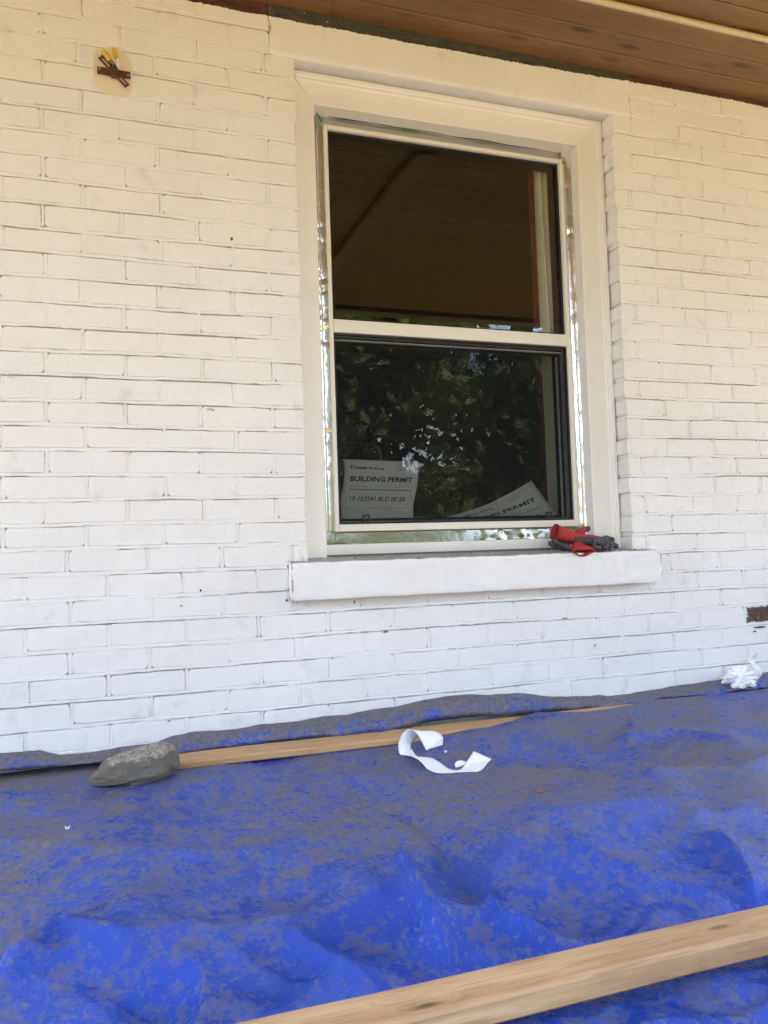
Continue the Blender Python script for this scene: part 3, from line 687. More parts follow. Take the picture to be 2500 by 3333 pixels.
def rule(u0, u1, v0, th, f, mat, parent, off=0.0009, name='rule_line'):
    u = np.linspace(u0, u1, 14); P = np.stack([f(u, np.full_like(u, v0)), f(u, np.full_like(u, v0+th))], 1); P[..., 1] -= off
    return grid_mesh(name, P, mat, parent, False)
def permit(label, f, pw, ph, full=True):
    t0 = thing('building_permit', label, 'permit notice', loc=(float(f(.5, 1.)[0]), float(f(.5, 1.)[1]), float(f(.5, 1.)[2])))
    U, V = np.meshgrid(np.linspace(0, 1, 24), np.linspace(0, 1, 24), indexing='ij')
    A = f(U, V); sh = grid_mesh('sheet', A, M['paper'], t0, True)
    so = sh.modifiers.new('thickness', 'SOLIDIFY'); so.thickness = 0.0003; so.offset = 1
    # letterhead: two towers mark and words
    m = []
    for (a, b, c_, d) in ((.082, .088, .095, .150), (.091, .099, .075, .150), (.1045, .1085, .065, .150)):
        u = np.array([[a, a], [b, b]]); v = np.array([[c_, d], [c_, d]]); P = f(u, v); P[..., 1] -= .0009; grid_mesh('logo_mark', P, M['ink'], t0, False)
    text_mesh('Toronto', .0135, .118, .150, f, pw, ph, M['ink'], t0, .0005, .85, width=pw*.185)
    text_mesh('Building', .0120, .325, .150, f, pw, ph, M['ink'], t0, .0001, .95, width=pw*.20)
    text_mesh('BUILDING PERMIT', .0225, .080, .345, f, pw, ph, M['ink'], t0, .00065, 1.0, width=pw*.84)
    text_mesh('This notice shall be posted in a conspicuous place prior to commencement', .0046, .13, .435, f, pw, ph, M['grey_ink'], t0, 0, 1, width=pw*.72)
    rule(.08, .93, .475, .010, f, M['ink'], t0)
    text_mesh('19 103541 BLD 00 SR', .0215, .118, .660, f, pw, ph, M['ink'], t0, .00022, 1.05, .12, width=pw*.75)
    rule(.06, .90, .765, .006, f, M['grey_ink'], t0)
    for i, (v, a, b) in enumerate(((.80, .06, .30), (.815, .72, .90), (.835, .06, .36), (.85, .68, .90), (.868, .06, .22), (.91, .06, .40), (.925, .62, .90), (.095, .69, .82), (.115, .69, .82), (.135, .69, .82), (.155, .69, .80))):
        rule(a, b, v, .0055, f, M['grey_ink'], t0, name='small_print')
    return t0
f1 = paper_fn((.789, .182, .750), (1.048, .182, .7425), (.771, .186, .545), (1.027, .186, .540), lambda u, v: np.concatenate([0.004*np.sin(v*6.5), -0.004*np.sin(v*5.2-.4)-0.003*np.sin(u*3), 0*v], -1))
permit('upright white building permit sheet inside the lower left corner of the window', f1, .257, .205)
f2 = paper_fn((1.125, .200, .552), (1.498, .215, .684), (1.215, .178, .470), (1.615, .178, .500), lambda u, v: np.concatenate([0*v, 0.012*np.sin(u*3.1)*np.sin(v*2.6), -0.020*np.sin(u*3.1)*(1-v)], -1))
permit('slumped building permit sheet curling at the lower right of the window', f2, .30, .215)
boxo('inner_sill', M['paint_wood'], win, .60, 1.77, .20, .34, .505, .531, .003)
def drape(name, x0, x1, y, z0, z1, amp, nf, mat, parent, sd):
    U, V = np.meshgrid(np.linspace(0, 1, 90), np.linspace(0, 1, 24), indexing='ij')
    X = x0+(x1-x0)*(U+.03*np.sin(V*4+U*9)); Y = y+amp*np.sin(U*nf*6.283+.9*np.sin(V*2.3))+.25*amp*np.sin(U*nf*15+V*3); Z = z0+(z1-z0)*V
    o = grid_mesh(name, np.stack([X, Y, Z], -1), mat, parent, True); so = o.modifiers.new('thickness', 'SOLIDIFY'); so.thickness = .0015; return o
cur = thing('curtain', 'cream curtain with a dark red edge hanging inside the right of the window', 'curtain', loc=(1.75, .30, 2.1))
drape('cream_cloth', 1.571, 1.90, .235, .25, 2.12, .020, 9.2, M['curtain_cream'], cur, 1)
drape('red_edge', 1.552, 1.570, .233, .25, 2.12, .006, .8, M['curtain_red'], cur, 2)
m = MB(); m.tube([(.3, .31, 2.13), (2.1, .31, 2.13)], .011, 10); m.build('rod', M['gasket'], cur, True)
cb = thing('cabinet', 'tall dark cabinet standing far inside the dim room', 'cabinet', loc=(2.2, 3.9, -.2))
boxo('carcass', M['cabinet'], cb, 1.7, 2.9, 3.7, 4.2, -.2, 1.35, .01)
for x in (1.72, 2.31): boxo('door', M['cabinet'], cb, x, x+.57, 3.67, 3.698, -.1, 1.3, .006)

# ------------------------------------------------------------------ tarpaulin
def base_h(X, Y):
    ky = np.array([-2.4, -1.9, -1.5, -1.2, -.8, -.5, -.3, -.2, -.05, .1]); kz = np.array([-.235, -.215, -.178, -.150, -.118, -.103, -.089, -.0905, -.092, -.092])
    return np.interp(Y, ky, kz)
CRESTS = [  # points (x, y), amplitude, width behind, width in front
    ([(-.6, -.50), (-.223, -.572), (-.081, -.681), (.016, -.75), (.159, -.792), (.302, -.789), (.443, -.828)], .020, .22, .075),
    ([(.70, -.345), (.824, -.285), (.95, -.262), (1.08, -.235), (1.19, -.185), (1.289, -.145), (1.40, -.175), (1.53, -.19), (1.75, -.175), (2.0, -.15)], .026, .04, .12),
    ([(1.60, -.17), (1.75, -.15), (1.89, -.16), (2.1, -.15), (2.6, -.12)], .030, .05, .10),
    ([(1.345, -.40), (1.385, -.452), (1.515, -.479), (1.583, -.56), (1.60, -.70)], .030, .10, .045),
    ([(1.12, -.80), (1.22, -.789), (1.349, -.789), (1.438, -.81), (1.70, -.75)], .026, .09, .06),
    ([(.615, -1.085), (.736, -1.016), (.864, -.968), (.973, -.961), (1.077, -.969), (1.159, -1.03), (1.35, -1.02)], .038, .14, .11),
    ([(-.30, -1.02), (-.1, -1.09), (.031, -1.099), (.135, -1.096), (.238, -1.11), (.362, -1.098), (.446, -1.076), (.548, -1.0)], .024, .13, .055),
    ([(.56, -.68), (.60, -.744), (.644, -.90), (.63, -1.05), (.585, -1.20)], -.017, .045, .035),
    ([(-.16, -1.25), (-.096, -1.137), (-.053, -1.051), (-.011, -1.009), (.039, -1.091), (.08, -1.19)], .026, .05, .034),
    ([(.47, -.98), (.500, -1.05), (.490, -1.17), (.455, -1.30)], .036, .030, .022),
    ([(.60, -1.12), (.63, -1.22), (.66, -1.33)], .024, .04, .025),
    ([(.22, -1.13), (.27, -1.21), (.34, -1.33)], .022, .035, .022),
    ([(.10, -1.12), (.12, -1.25), (.11, -1.40)], .020, .035, .025),
    ([(1.118, -1.08), (1.064, -1.204), (.954, -1.33)], .024, .04, .026),
    ([(.80, -1.02), (.86, -1.15), (.95, -1.36)], .022, .05, .03),
    ([(.38, -.33), (.44, -.55), (.41, -.75)], .006, .05, .05),
    ([(-.05, -.36), (.2, -.42), (.5, -.43), (.75, -.56)], .008, .07, .05),
    ([(.98, -.40), (1.12, -.52), (1.2, -.66)], -.012, .07, .06),
    ([(.50, -1.47), (.8, -1.50), (1.1, -1.52)], .016, .05, .05),
]
def crest_field(X, Y):
    H = np.zeros_like(X)
    for pts, A, wb, wf in CRESTS:
        best = np.full(X.shape, 9.0); sgn = np.ones(X.shape); al = np.zeros(X.shape); n = len(pts)-1
        for i in range(n):
            ax, ay = pts[i]; bx, by = pts[i+1]; dx, dy = bx-ax, by-ay; L2 = dx*dx+dy*dy
            tt = np.clip(((X-ax)*dx+(Y-ay)*dy)/L2, 0, 1); qx, qy = X-(ax+tt*dx), Y-(ay+tt*dy); d = np.hypot(qx, qy); mk = d < best
            best = np.where(mk, d, best); sgn = np.where(mk, dx*qy-dy*qx, sgn); al = np.where(mk, (i+tt)/n, al)
        w = np.where(sgn > 0, wb, wf); fade = np.clip(np.minimum(al, 1-al)*5, 0.15, 1)
        e = np.exp(-np.abs(best/w)**1.12)
        H += A*e*fade
    return H*1.45
def tarp_h(X, Y):
    Xw = X+.035*fbm(X*3+5, Y*3, 2, 71); Yw = Y+.035*fbm(X*3, Y*3+8, 2, 72)
    H = base_h(X, Y)+crest_field(Xw, Yw)
    amp = np.interp(Y, [-1.9, -1.2, -.8, -.35, -.2, 0], [1, 1, .75, .6, .15, .1])
    a = R(20); xr = X*math.cos(a)+Y*math.sin(a); yr = -X*math.sin(a)+Y*math.cos(a)
    H += 1.5*amp*(.0075*fbm(X*2.6, Y*3.4, 2, 41)+.0050*(.5-np.abs(fbm(xr*4.2, yr*7.5, 2, 51)))+.0026*(.5-np.abs(fbm(xr*7, yr*16, 2, 61)))+.0011*(.5-np.abs(fbm(xr*30, yr*42, 2, 66))))
    a = R(-48); xr = X*math.cos(a)+Y*math.sin(a); yr = -X*math.sin(a)+Y*math.cos(a)
    fr = np.clip((-Y-.95)/.35, 0, 1)
    H += fr*(.017*(.6-np.abs(fbm(xr*1.6, yr*7, 1, 81))**.8)+.0045*(.5-np.abs(fbm(xr*3.5, yr*17, 1, 83))**.8))
    # crumpled facets: straight creases in several directions, strongest at the front
    Xc = X+.030*fbm(X*2.1+9, Y*2.1, 2, 91); Yc = Y+.030*fbm(X*2.3, Y*2.3+4, 2, 92)
    tri = lambda q: 2*np.abs(q-np.floor(q+.5))
    fa = np.interp(-Y, [0, .3, .7, .95, 1.25, 2], [.15, .5, .7, 1.0, 1.45, 1.4])
    for k, (ang, f_, am) in enumerate(((12, 2.3, .0095), (-38, 3.1, .0110), (48, 2.9, .0100), (-66, 4.9, .0055), (30, 6.3, .0038), (-20, 9.5, .0018), (58, 12.0, .0014))):
        a = R(ang); ph = Xc*math.cos(a)+Yc*math.sin(a); md = np.clip(.55+.8*fbm(X*2.7+k*5, Y*2.7-k*3, 2, 100+k), 0, 1.3)
        H += fa*am*md*(tri(ph*f_+k*.37+.25*fbm(X*1.6-k, Y*1.6, 1, 120+k))-.5)*1.5
    # stays below the two planks
    dp = np.clip((X-.82)/.25, 0, 1)
    H = np.where((Y > -.235) & (Y < -.02), np.where(X < 1.1, np.minimum(H, -.0905+dp*.06), H), H)
    k = np.clip(1-np.abs(Y+1.405)/.055, 0, 1); H = np.minimum(H, -.1455+(1-k)*.08)
    return H
tarp = thing('tarpaulin', 'dusty bright blue tarpaulin spread over the porch floor and turned up at the wall', 'tarp', loc=(1.0, -.9, -.24))
xs = np.arange(-1.3, 3.3, .0068); ys = np.arange(-2.15, -.012, .0058)
X, Y = np.meshgrid(xs, ys, indexing='ij'); H = tarp_h(X, Y)
grid_mesh('sheet', np.stack([X, Y, H], -1), M['tarp'], tarp, True)
# fold turned up against the wall
kx = [-1.3, -.216, -.122, -.071, .004, .144, .208, .323, .495, .584, .77, .966, 1.12, 1.28, 1.446, 1.503, 1.62, 1.803, 1.994, 2.127, 2.264, 3.3]
kz = [-.03, -.036, -.043, -.062, -.064, -.056, -.042, -.038, -.036, -.034, -.026, -.013, -.008, -.015, -.046, -.047, -.055, -.053, -.046, -.040, -.034, -.03]
fx = np.arange(-1.3, 3.3, .0075); top = np.interp(fx, kx, kz)+.0025*fbm(fx*9, fx*0, 3, 5)
prof = [(-.002, -.016), (-.012, -.004), (-.035, .001), (-.060, -.001), (-.078, -.006), (-.092, -.016), (-.100, -.030), (-.101, -.040), (-.095, -.050), (-.080, -.056), (-.05, -.060)]
P = np.zeros((len(fx), len(prof)*3-2, 3)); pu = np.linspace(0, len(prof)-1, P.shape[1])
py = np.interp(pu, range(len(prof)), [p[0] for p in prof]); pz = np.interp(pu, range(len(prof)), [p[1] for p in prof])
flat = np.clip((top+.072)/.05, .12, 1)
P[..., 0] = fx[:, None]; 
lump = 1+.16*fbm(fx*5, fx*0+3, 3, 15)
P[..., 1] = py[None]*lump[:, None]+.005*fbm(P[..., 0]*14, py[None]*25, 3, 25); P[..., 1] = np.minimum(P[..., 1], -.0035)
P[..., 2] = np.maximum(top[:, None]+pz[None]*flat[:, None]*1.0+.004*fbm(P[..., 0]*11, py[None]*30, 3, 35), -.097)
grid_mesh('turned_up_fold', P, M['tarp'], tarp, True)

# ------------------------------------------------------------------ planks
def plank(name, label, x0, x1, y0, y1, z0, z1, mat, bow=0.0, rz=0.0, sd=1, b=.003):
    n = 60; V = []; F = []
    prof = [(y0+b, z0), (y1-b, z0), (y1, z0+b), (y1, z1-b), (y1-b*.4, z1-b*.3), (y1-b, z1), (y0+b*1.6, z1), (y0+b*.5, z1-b*.5), (y0, z1-b*1.6), (y0, z0+b)]
    k = len(prof)
    for i in range(n+1):
        x = x0+(x1-x0)*i/n; dz = bow*math.sin(math.pi*i/n)+.0009*float(vnoise(x*5, sd*3.3, sd))
        dy = rz*(x-x0)+.0007*float(vnoise(x*6, sd*1.3, sd+4))
        for (y, z) in prof: V.append((x, y+dy, z+dz))
    for i in range(n):
        for j in range(k): F.append((i*k+j, i*k+(j+1) % k, (i+1)*k+(j+1) % k, (i+1)*k+j))
    F += [tuple(range(k))[::-1], tuple(n*k+j for j in range(k))]
    o = mesh_np(name, V, F, mat, None, True); 
    for p in o.data.polygons[-2:]: p.use_smooth = False
    o.data.polygons.foreach_set('use_smooth', [False]*len(o.data.polygons)); 
    return o
tag(plank('plank', '', .046, 2.6, -.208, -.104, -.0895, -.070, M['plank_warm'], 0, 0, 2), 'orange cedar board lying along the wall behind the grey rock', 'plank')
tag(plank('plank', '', -.35, 1.75, -1.438, -1.368, -.1455, -.110, M['plank'], .002, 0, 5, .004), 'pale timber stud lying across the tarp nearest the camera', 'plank')

# ------------------------------------------------------------------ blobs merged by voxel remesh
def blob_mesh(name, chains, voxel, smooth_it=6, extra=None):
    bm = bmesh.new(); tmpl = bmesh.new(); bmesh.ops.create_icosphere(tmpl, subdivisions=2, radius=1.0)
    tv = [v.co.copy() for v in tmpl.verts]; tf = [[v.index for v in f.verts] for f in tmpl.faces]; tmpl.free()
    V = []; F = []
    for ch in chains:
        pts, rad = ch[0], ch[1]; fl = ch[2] if len(ch) > 2 else 1.0
        for i in range(len(pts)-1):
            a, b = Vector(pts[i]), Vector(pts[i+1]); n = max(2, int((b-a).length/(min(rad[i], rad[i+1])*.35)))
            for j in range(n+1):
                s = j/n; c_ = a.lerp(b, s); r = rad[i]*(1-s)+rad[i+1]*s; o = len(V)
                V += [(c_.x+v.x*r, c_.y+v.y*r, c_.z+v.z*r*fl) for v in tv]; F += [[q+o for q in f] for f in tf]
    if extra: 
        o = len(V); V += extra[0]; F += [[q+o for q in f] for f in extra[1]]
    me = bpy.data.meshes.new(name+'_tmp'); me.from_pydata(V, [], F)
    ob = bpy.data.objects.new(name+'_tmp', me); COL.objects.link(ob)
    md = ob.modifiers.new('r', 'REMESH'); md.mode = 'VOXEL'; md.voxel_size = voxel
    ms = ob.modifiers.new('s', 'SMOOTH'); ms.factor = .5; ms.iterations = smooth_it
    dg = bpy.context.evaluated_depsgraph_get(); me2 = bpy.data.meshes.new_from_object(ob.evaluated_get(dg)); me2.name = name
    COL.objects.unlink(ob); bpy.data.objects.remove(ob); bpy.data.meshes.remove(me)
    return me2
def verts_of(me):
    a = np.zeros(len(me.vertices)*3); me.vertices.foreach_get('co', a); return a.reshape(-1, 3)
def face_centres(me):
    a = np.zeros(len(me.polygons)*3); me.polygons.foreach_get('center', a); return a.reshape(-1, 3)
def seg_dist(P, pts, rad):
    d = np.full(len(P), 9.0); s = np.zeros(len(P))
    for i in range(len(pts)-1):
        a, b = np.array(pts[i]), np.array(pts[i+1]); ab = b-a; tt = np.clip(((P-a)@ab)/(ab@ab), 0, 1); q = np.linalg.norm(P-(a+tt[:, None]*ab), axis=1)-(rad[i]*(1-tt)+rad[i+1]*tt)
        m_ = q < d; d = np.where(m_, q, d); s = np.where(m_, (i+tt)/(len(pts)-1), s)
    return d, s

# ---- rock
t = NT('grey_rock'); co = t.coord()
sx = t.n('ShaderNodeSeparateXYZ'); t.l(co, sx.inputs[0])
f = t.noise(co, 18.0, 6, 0.65); f2 = t.noise(co, 110.0, 5, 0.7); f3 = t.noise(co, 320.0, 3, 0.7)
c = t.mix(t.ramp(f, (0.3, 0.0), (0.7, 1.0)), (0.105, 0.095, 0.076), (0.20, 0.182, 0.145))
c = t.mix(t.math('MULTIPLY', t.ramp(f2, (0.55, 0.0), (0.72, 1.0)), 0.6), c, (0.24, 0.225, 0.20))
top = t.math('ADD', sx.outputs[2], t.math('MULTIPLY', t.math('SUBTRACT', t.noise(co, 34.0, 5, .65), 0.5), 0.050))
top = t.math('SUBTRACT', top, t.math('MULTIPLY', sx.outputs[0], 0.10))
chip = t.mix(t.ramp(f2, (0.38, 0.0), (0.62, 1.0)), (0.15, 0.125, 0.105), (0.46, 0.40, 0.35))
ax = t.n('ShaderNodeMapRange'); t.l(top, ax.inputs['Value']); ax.inputs['From Min'].default_value = -.041; ax.inputs['From Max'].default_value = -.037
c = t.mix(ax.outputs[0], c, chip)
t.set(Base_Color=c, Roughness=0.85, Normal=t.bump(t.math('ADD', t.math('ADD', f2, t.math('MULTIPLY', f, 1.5)), t.math('MULTIPLY', f3, 0.6)), 0.9, 0.005)); M['rock'] = t.m
bm = bmesh.new(); bmesh.ops.create_icosphere(bm, subdivisions=5, radius=1.0)
for v in bm.verts:
    x, y, z = v.co
    pw_ = 3.4 if x > 0 else 2.0; sh = (max(0, 1-abs(x)**pw_))**(1/pw_)/max(.08, math.sqrt(max(0, 1-x*x))); px = x*.098; tap = 1.0; tap0 = 1-.42*max(0, -x-.05)**1.5-.08*max(0, x)**3
    sh = min(sh, 1.6); tap = (1-.26*max(0, -x)**1.2)*sh; py = y*.060*tap; pz = z*(.050 if z > 0 else .042)*tap
    pz += .012*x+(.004 if z > .3 else 0)-.004*max(0, -x)**2
    n1 = float(vnoise(x*1.5+3, y*1.5+z*1.7, 3))*.0050+float(vnoise(x*3.4+y*3, z*3.4-y, 7))*.0036+float(vnoise(x*9+y*5, z*10-y*6, 8))*.0016+float(vnoise(x*22+y*12, z*24-y*14, 9))*.0006
    k = 1+n1/.05
    lim = .030+.10*px
    if pz > lim: pz = lim+(pz-lim)*.58
    v.co = Vector((.102+px*k, -.272+py*k, max(-.0565+pz*k, -.1085)))
me = bpy.data.meshes.new('rock'); bm.to_mesh(me); bm.free()
tag(link('rock', me, M['rock'], None, True), 'dark grey rock with a chipped pale top weighing down the tarp', 'rock')

# ---- curled strip of paper
RA = [(0.835,-0.335,-0.094),(0.831,-0.33,-0.078),(0.826,-0.325,-0.064),(0.816,-0.325,-0.046),(0.801,-0.33,-0.029),(0.781,-0.335,-0.023),(0.761,-0.34,-0.037),(0.754,-0.335,-0.063),(0.76,-0.33,-0.084),(0.767,-0.36,-0.082),(0.769,-0.4,-0.078),(0.773,-0.44,-0.08),(0.778,-0.48,-0.094),(0.792,-0.505,-0.103),(0.816,-0.51,-0.108),(0.838,-0.515,-0.112),(0.866,-0.52,-0.115),(0.888,-0.525,-0.119),(0.908,-0.51,-0.125),(0.942,-0.47,-0.111),(0.964,-0.45,-0.094)]
RB = [(0.884,-0.325,-0.098),(0.896,-0.3,-0.084),(0.902,-0.285,-0.065),(0.888,-0.28,-0.051),(0.861,-0.28,-0.045),(0.837,-0.285,-0.051),(0.813,-0.29,-0.067),(0.804,-0.3,-0.083),(0.802,-0.315,-0.094),(0.794,-0.36,-0.089),(0.797,-0.4,-0.081),(0.814,-0.42,-0.082),(0.823,-0.445,-0.089),(0.827,-0.48,-0.1),(0.838,-0.5,-0.108),(0.852,-0.5,-0.102),(0.866,-0.49,-0.093),(0.881,-0.475,-0.087),(0.893,-0.465,-0.083),(0.906,-0.455,-0.076),(0.915,-0.45,-0.069)]
def catmull(p, n):
    p = np.array(p, float); q = np.vstack([2*p[0]-p[1], p, 2*p[-1]-p[-2]]); out = []
    for u in np.linspace(0, len(p)-1, n):
        i = min(int(u), len(p)-2); s = u-i; a, b, c_, d = q[i:i+4]
        out.append(.5*((2*b)+(-a+c_)*s+(2*a-5*b+4*c_-d)*s*s+(-a+3*b-3*c_+d)*s**3))
    return np.array(out)
A = catmull(RA, 130); B = catmull(RB, 130); W = np.linspace(0, 1, 9)[None, :, None]
P = A[:, None]*(1-W)+B[:, None]*W
hh = tarp_h(P[..., 0], P[..., 1]); lift = np.maximum(0, hh+.002-P[..., 2]); 
P[..., 2] += lift
o = grid_mesh('paper_strip', P, M['paper'], None, True); so = o.modifiers.new('thickness', 'SOLIDIFY'); so.thickness = .0005
FLP = [(0.85, -0.475, -0.087), (0.86, -0.47, -0.083), (0.871, -0.468, -0.083), (0.88, -0.468, -0.086), (0.887, -0.47, -0.089), (0.861, -0.488, -0.1), (0.847, -0.497, -0.109)]
mesh_np('torn_flap', FLP, [tuple(range(len(FLP)))], M['paper'], o)
tag(o, 'long white strip of paper curled into a loop on the blue tarp', 'paper')
# ---- crumpled paper by the wall
bm = bmesh.new(); bmesh.ops.create_icosphere(bm, subdivisions=4, radius=1.0)
for v in bm.verts:
    d = v.co.normalized(); a = float(vnoise(d.x*2.6+1, d.y*2.6+d.z*2.9, 91)); b = float(vnoise(d.x*5+d.z*3, d.y*5-d.z*4, 92)); e = abs(float(vnoise(d.x*8-d.y*5, d.z*8+d.y*3, 93)))
    k = 1+.42*a+.30*b-.28*e
    x, y, z = d.x*.060*k, d.y*.040*k, d.z*.036*k
    v.co = Vector((2.112+x+.010*(z > 0)*a, -.085+y, -.034+max(z, -.024)))
# upright tab
for (tx, ty, tz, w) in ((2.168, -.085, -.045, .030),):
    rows = []
    for i in range(9):
        s = i/8; c0 = Vector((tx+.006*math.sin(s*5)+.012*s, ty-.008*math.sin(s*7), tz+.100*s)); ww = w*(1-.55*s)*(1+.18*math.sin(i*2.3))
        rows.append([bm.verts.new(c0+Vector((ww*(j/4-.5)*2*.6, .010*math.sin(j*2.1+i*1.3), .006*math.sin(j*1.7+i)))) for j in range(5)])
    for i in range(8):
        for j in range(4): bm.faces.new((rows[i][j], rows[i][j+1], rows[i+1][j+1], rows[i+1][j]))
me = bpy.data.meshes.new('crumpled_paper'); bm.to_mesh(me); bm.free()
tag(link('crumpled_paper', me, M['paper']), 'crumpled ball of white paper with a torn tab against the wall', 'paper')
# ---- wood chip and small scraps
chipm = simple('orange_chip', (0.34, 0.13, 0.045), 0.7, 0, 0.2, 60, 0.2)
def chip_at(x, y, L, w, rot, mat, label, cat, name):
    z = float(tarp_h(np.array([[x]]), np.array([[y]]))[0, 0]); V = []; F = []; n = 8
    for i in range(n):
        s = i/(n-1)-.5; ww = w*(1-(2*s)**2*.8); cx = s*L
        for q in (-1, 0, 1):
            lx, ly = cx, q*ww*.5; V.append((x+lx*math.cos(rot)-ly*math.sin(rot), y+lx*math.sin(rot)+ly*math.cos(rot), z+.003+.003*abs(q)*.7+.004*s*s*4))
    for i in range(n-1):
        for q in range(2): F.append((i*3+q, i*3+3+q, i*3+4+q, i*3+1+q))
    o = mesh_np(name, V, F, mat, None, True); so = o.modifiers.new('thickness', 'SOLIDIFY'); so.thickness = .0015; return tag(o, label, cat)
chip_at(.935, -.742, .026, .016, -.35, chipm, 'small curled orange bark chip alone on the tarp', 'wood chip', 'bark_chip')
chip_at(.865, -.385, .007, .005, .4, M['paper'], 'tiny white paper scrap beside the curled strip', 'scrap', 'paper_scrap')
chip_at(-.045, -.60, .006, .003, .2, M['paper'], 'tiny white paper scrap at the far left of the tarp', 'scrap', 'paper_scrap')
leafm = simple('green_scrap', (0.03, 0.10, 0.03), 0.6)
chip_at(.815, -.232, .020, .010, .1, leafm, 'tiny green leaf scrap on the edge of the cedar board', 'leaf', 'leaf_scrap')
# ---- gravel crumbs on the sill
m = MB(); rr = random.Random(3)
for i in range(26):
    x = rr.uniform(.58, 1.80) if i < 12 else rr.uniform(1.64, 1.79); y = rr.uniform(-.045, .05); s = rr.uniform(.0010, .0030); z = .4225+(y+.05)*.10
    bm = bmesh.new(); bmesh.ops.create_icosphere(bm, subdivisions=1, radius=s)
    m.add([(v.co.x*1.3+x, v.co.y+y, v.co.z*.8+z) for v in bm.verts], [[v.index for v in f.verts] for f in bm.faces]); bm.free()
o = m.build('crumbs', simple('dark_crumbs', (0.09, 0.08, 0.07), 0.9)); stuff(o); o['label'] = 'dark crumbs of mortar scattered along the window sill'

# ------------------------------------------------------------------ gloves on the sill
def make_glove_mats():
    t = NT('red_knit'); co = t.coord()
    wv = t.n('ShaderNodeTexWave', wave_type='BANDS', bands_direction='X'); wv.inputs['Scale'].default_value = 330; wv.inputs['Distortion'].default_value = 1.5; t.l(co, wv.inputs['Vector'])
    c = t.mix(t.noise(co, 40.0, 4), (0.32, 0.021, 0.018), (0.48, 0.041, 0.034))
    t.set(Base_Color=c, Roughness=0.85, Normal=t.bump(t.math('ADD', wv.outputs['Fac'], t.noise(co, 160.0, 3)), 0.4, 0.0012))
    t2 = NT('black_latex'); co = t2.coord()
    c = t2.mix(t2.ramp(t2.noise(co, 30.0, 5, 0.65), (0.4, 0.0), (0.75, 1.0)), (0.022, 0.023, 0.026), (0.075, 0.075, 0.078))
    c = t2.mix(t2.math('MULTIPLY', t2.ramp(t2.noise(co, 55.0, 5), (0.62, 0.0), (0.75, 1.0)), 0.5), c, (0.17, 0.165, 0.16))
    t2.set(Base_Color=c, Roughness=0.55, Normal=t2.bump(t2.noise(co, 190.0, 5, 0.7), 0.5, 0.0015))
    return t.m, t2.m
GR_, GK_ = make_glove_mats()
def cuff_shell(pts, rad, flat, th=.0016, n=22, wob=.0):
    # hollow tube, open at its first end
    V = []; F = []; rows = []
    seq = [(i, 0) for i in range(len(pts))]+[(i, th) for i in reversed(range(len(pts)))]
    for (i, inset) in seq:
        p = Vector(pts[i]); tng = (Vector(pts[min(i+1, len(pts)-1)])-Vector(pts[max(i-1, 0)])).normalized(); a = tng.cross(Vector((0, 0, 1))).normalized(); b = a.cross(tng); row = []
        for k in range(n):
            an = 2*math.pi*k/n; r = rad[i]*(1+wob*math.sin(an*3+i*.7))-inset
            row.append(len(V)); V.append(tuple(p+a*math.cos(an)*r*flat[i]+b*math.sin(an)*r))
        rows.append(row)
    for i in range(len(rows)):
        a, b = rows[i], rows[(i+1) % len(rows)]
        for k in range(n): F.append((a[k], a[(k+1) % n], b[(k+1) % n], b[k]))
    return V, F
def glove(label, dark, red, cuff, palm_rule, loc, trim):
    root = thing('work_glove', label, 'glove', 'pair of work gloves on the sill', loc)
    me = blob_mesh('hand', dark+red, .0021, 5)
    P = face_centres(me); dd = np.full(len(P), 9.0); isd = np.zeros(len(P), bool)
    for ch in dark:
        d, s = seg_dist(P, ch[0], ch[1]); mk = d < dd; dd = np.where(mk, d, dd); isd = np.where(mk, True, isd)
    for ch in red:
        d, s = seg_dist(P, ch[0], ch[1]); mk = d < dd; dd = np.where(mk, d, dd); isd = np.where(mk, palm_rule(P, s), isd)
    Vv = verts_of(me); 
    nz = .0011*fbm(Vv[:, 0]*90+Vv[:, 1]*60, Vv[:, 2]*95, 3, 77); Vv = Vv+nz[:, None]*np.array([.4, -.7, .6]); me.vertices.foreach_set('co', Vv.reshape(-1))
    o = link('hand', me, [GR_, GK_], root, True); me.polygons.foreach_set('material_index', isd.astype(np.int32))
    V, F = cuff_shell(*cuff); mesh_np('cuff', V, F, GR_, root, True)
    pts, rad, fl = cuff[:3]; p = Vector(pts[2]); tng = (Vector(pts[3])-p).normalized(); a = tng.cross(Vector((0, 0, 1))).normalized(); b = a.cross(tng)
    mesh_np('lining', [tuple(p+a*math.cos(2*math.pi*k/20)*rad[2]*fl[2]*.97+b*math.sin(2*math.pi*k/20)*rad[2]*.97) for k in range(20)], [tuple(range(20))], trim, root)
    m = MB(); p = Vector(pts[0]); tng = (Vector(pts[1])-p).normalized(); a = tng.cross(Vector((0, 0, 1))).normalized(); b = a.cross(tng)
    wob = cuff[5] if len(cuff) > 5 else 0
    m.tube([p+a*math.cos(2*math.pi*k/24)*rad[0]*fl[0]*(1+wob*math.sin(2*math.pi*k/24*3))+b*math.sin(2*math.pi*k/24)*rad[0]*(1+wob*math.sin(2*math.pi*k/24*3)) for k in range(25)], .0016, 6, False); m.build('cuff_hem', trim, root, True)
    return root
hem = simple('dark_red_hem', (0.20, 0.015, 0.014), 0.8)
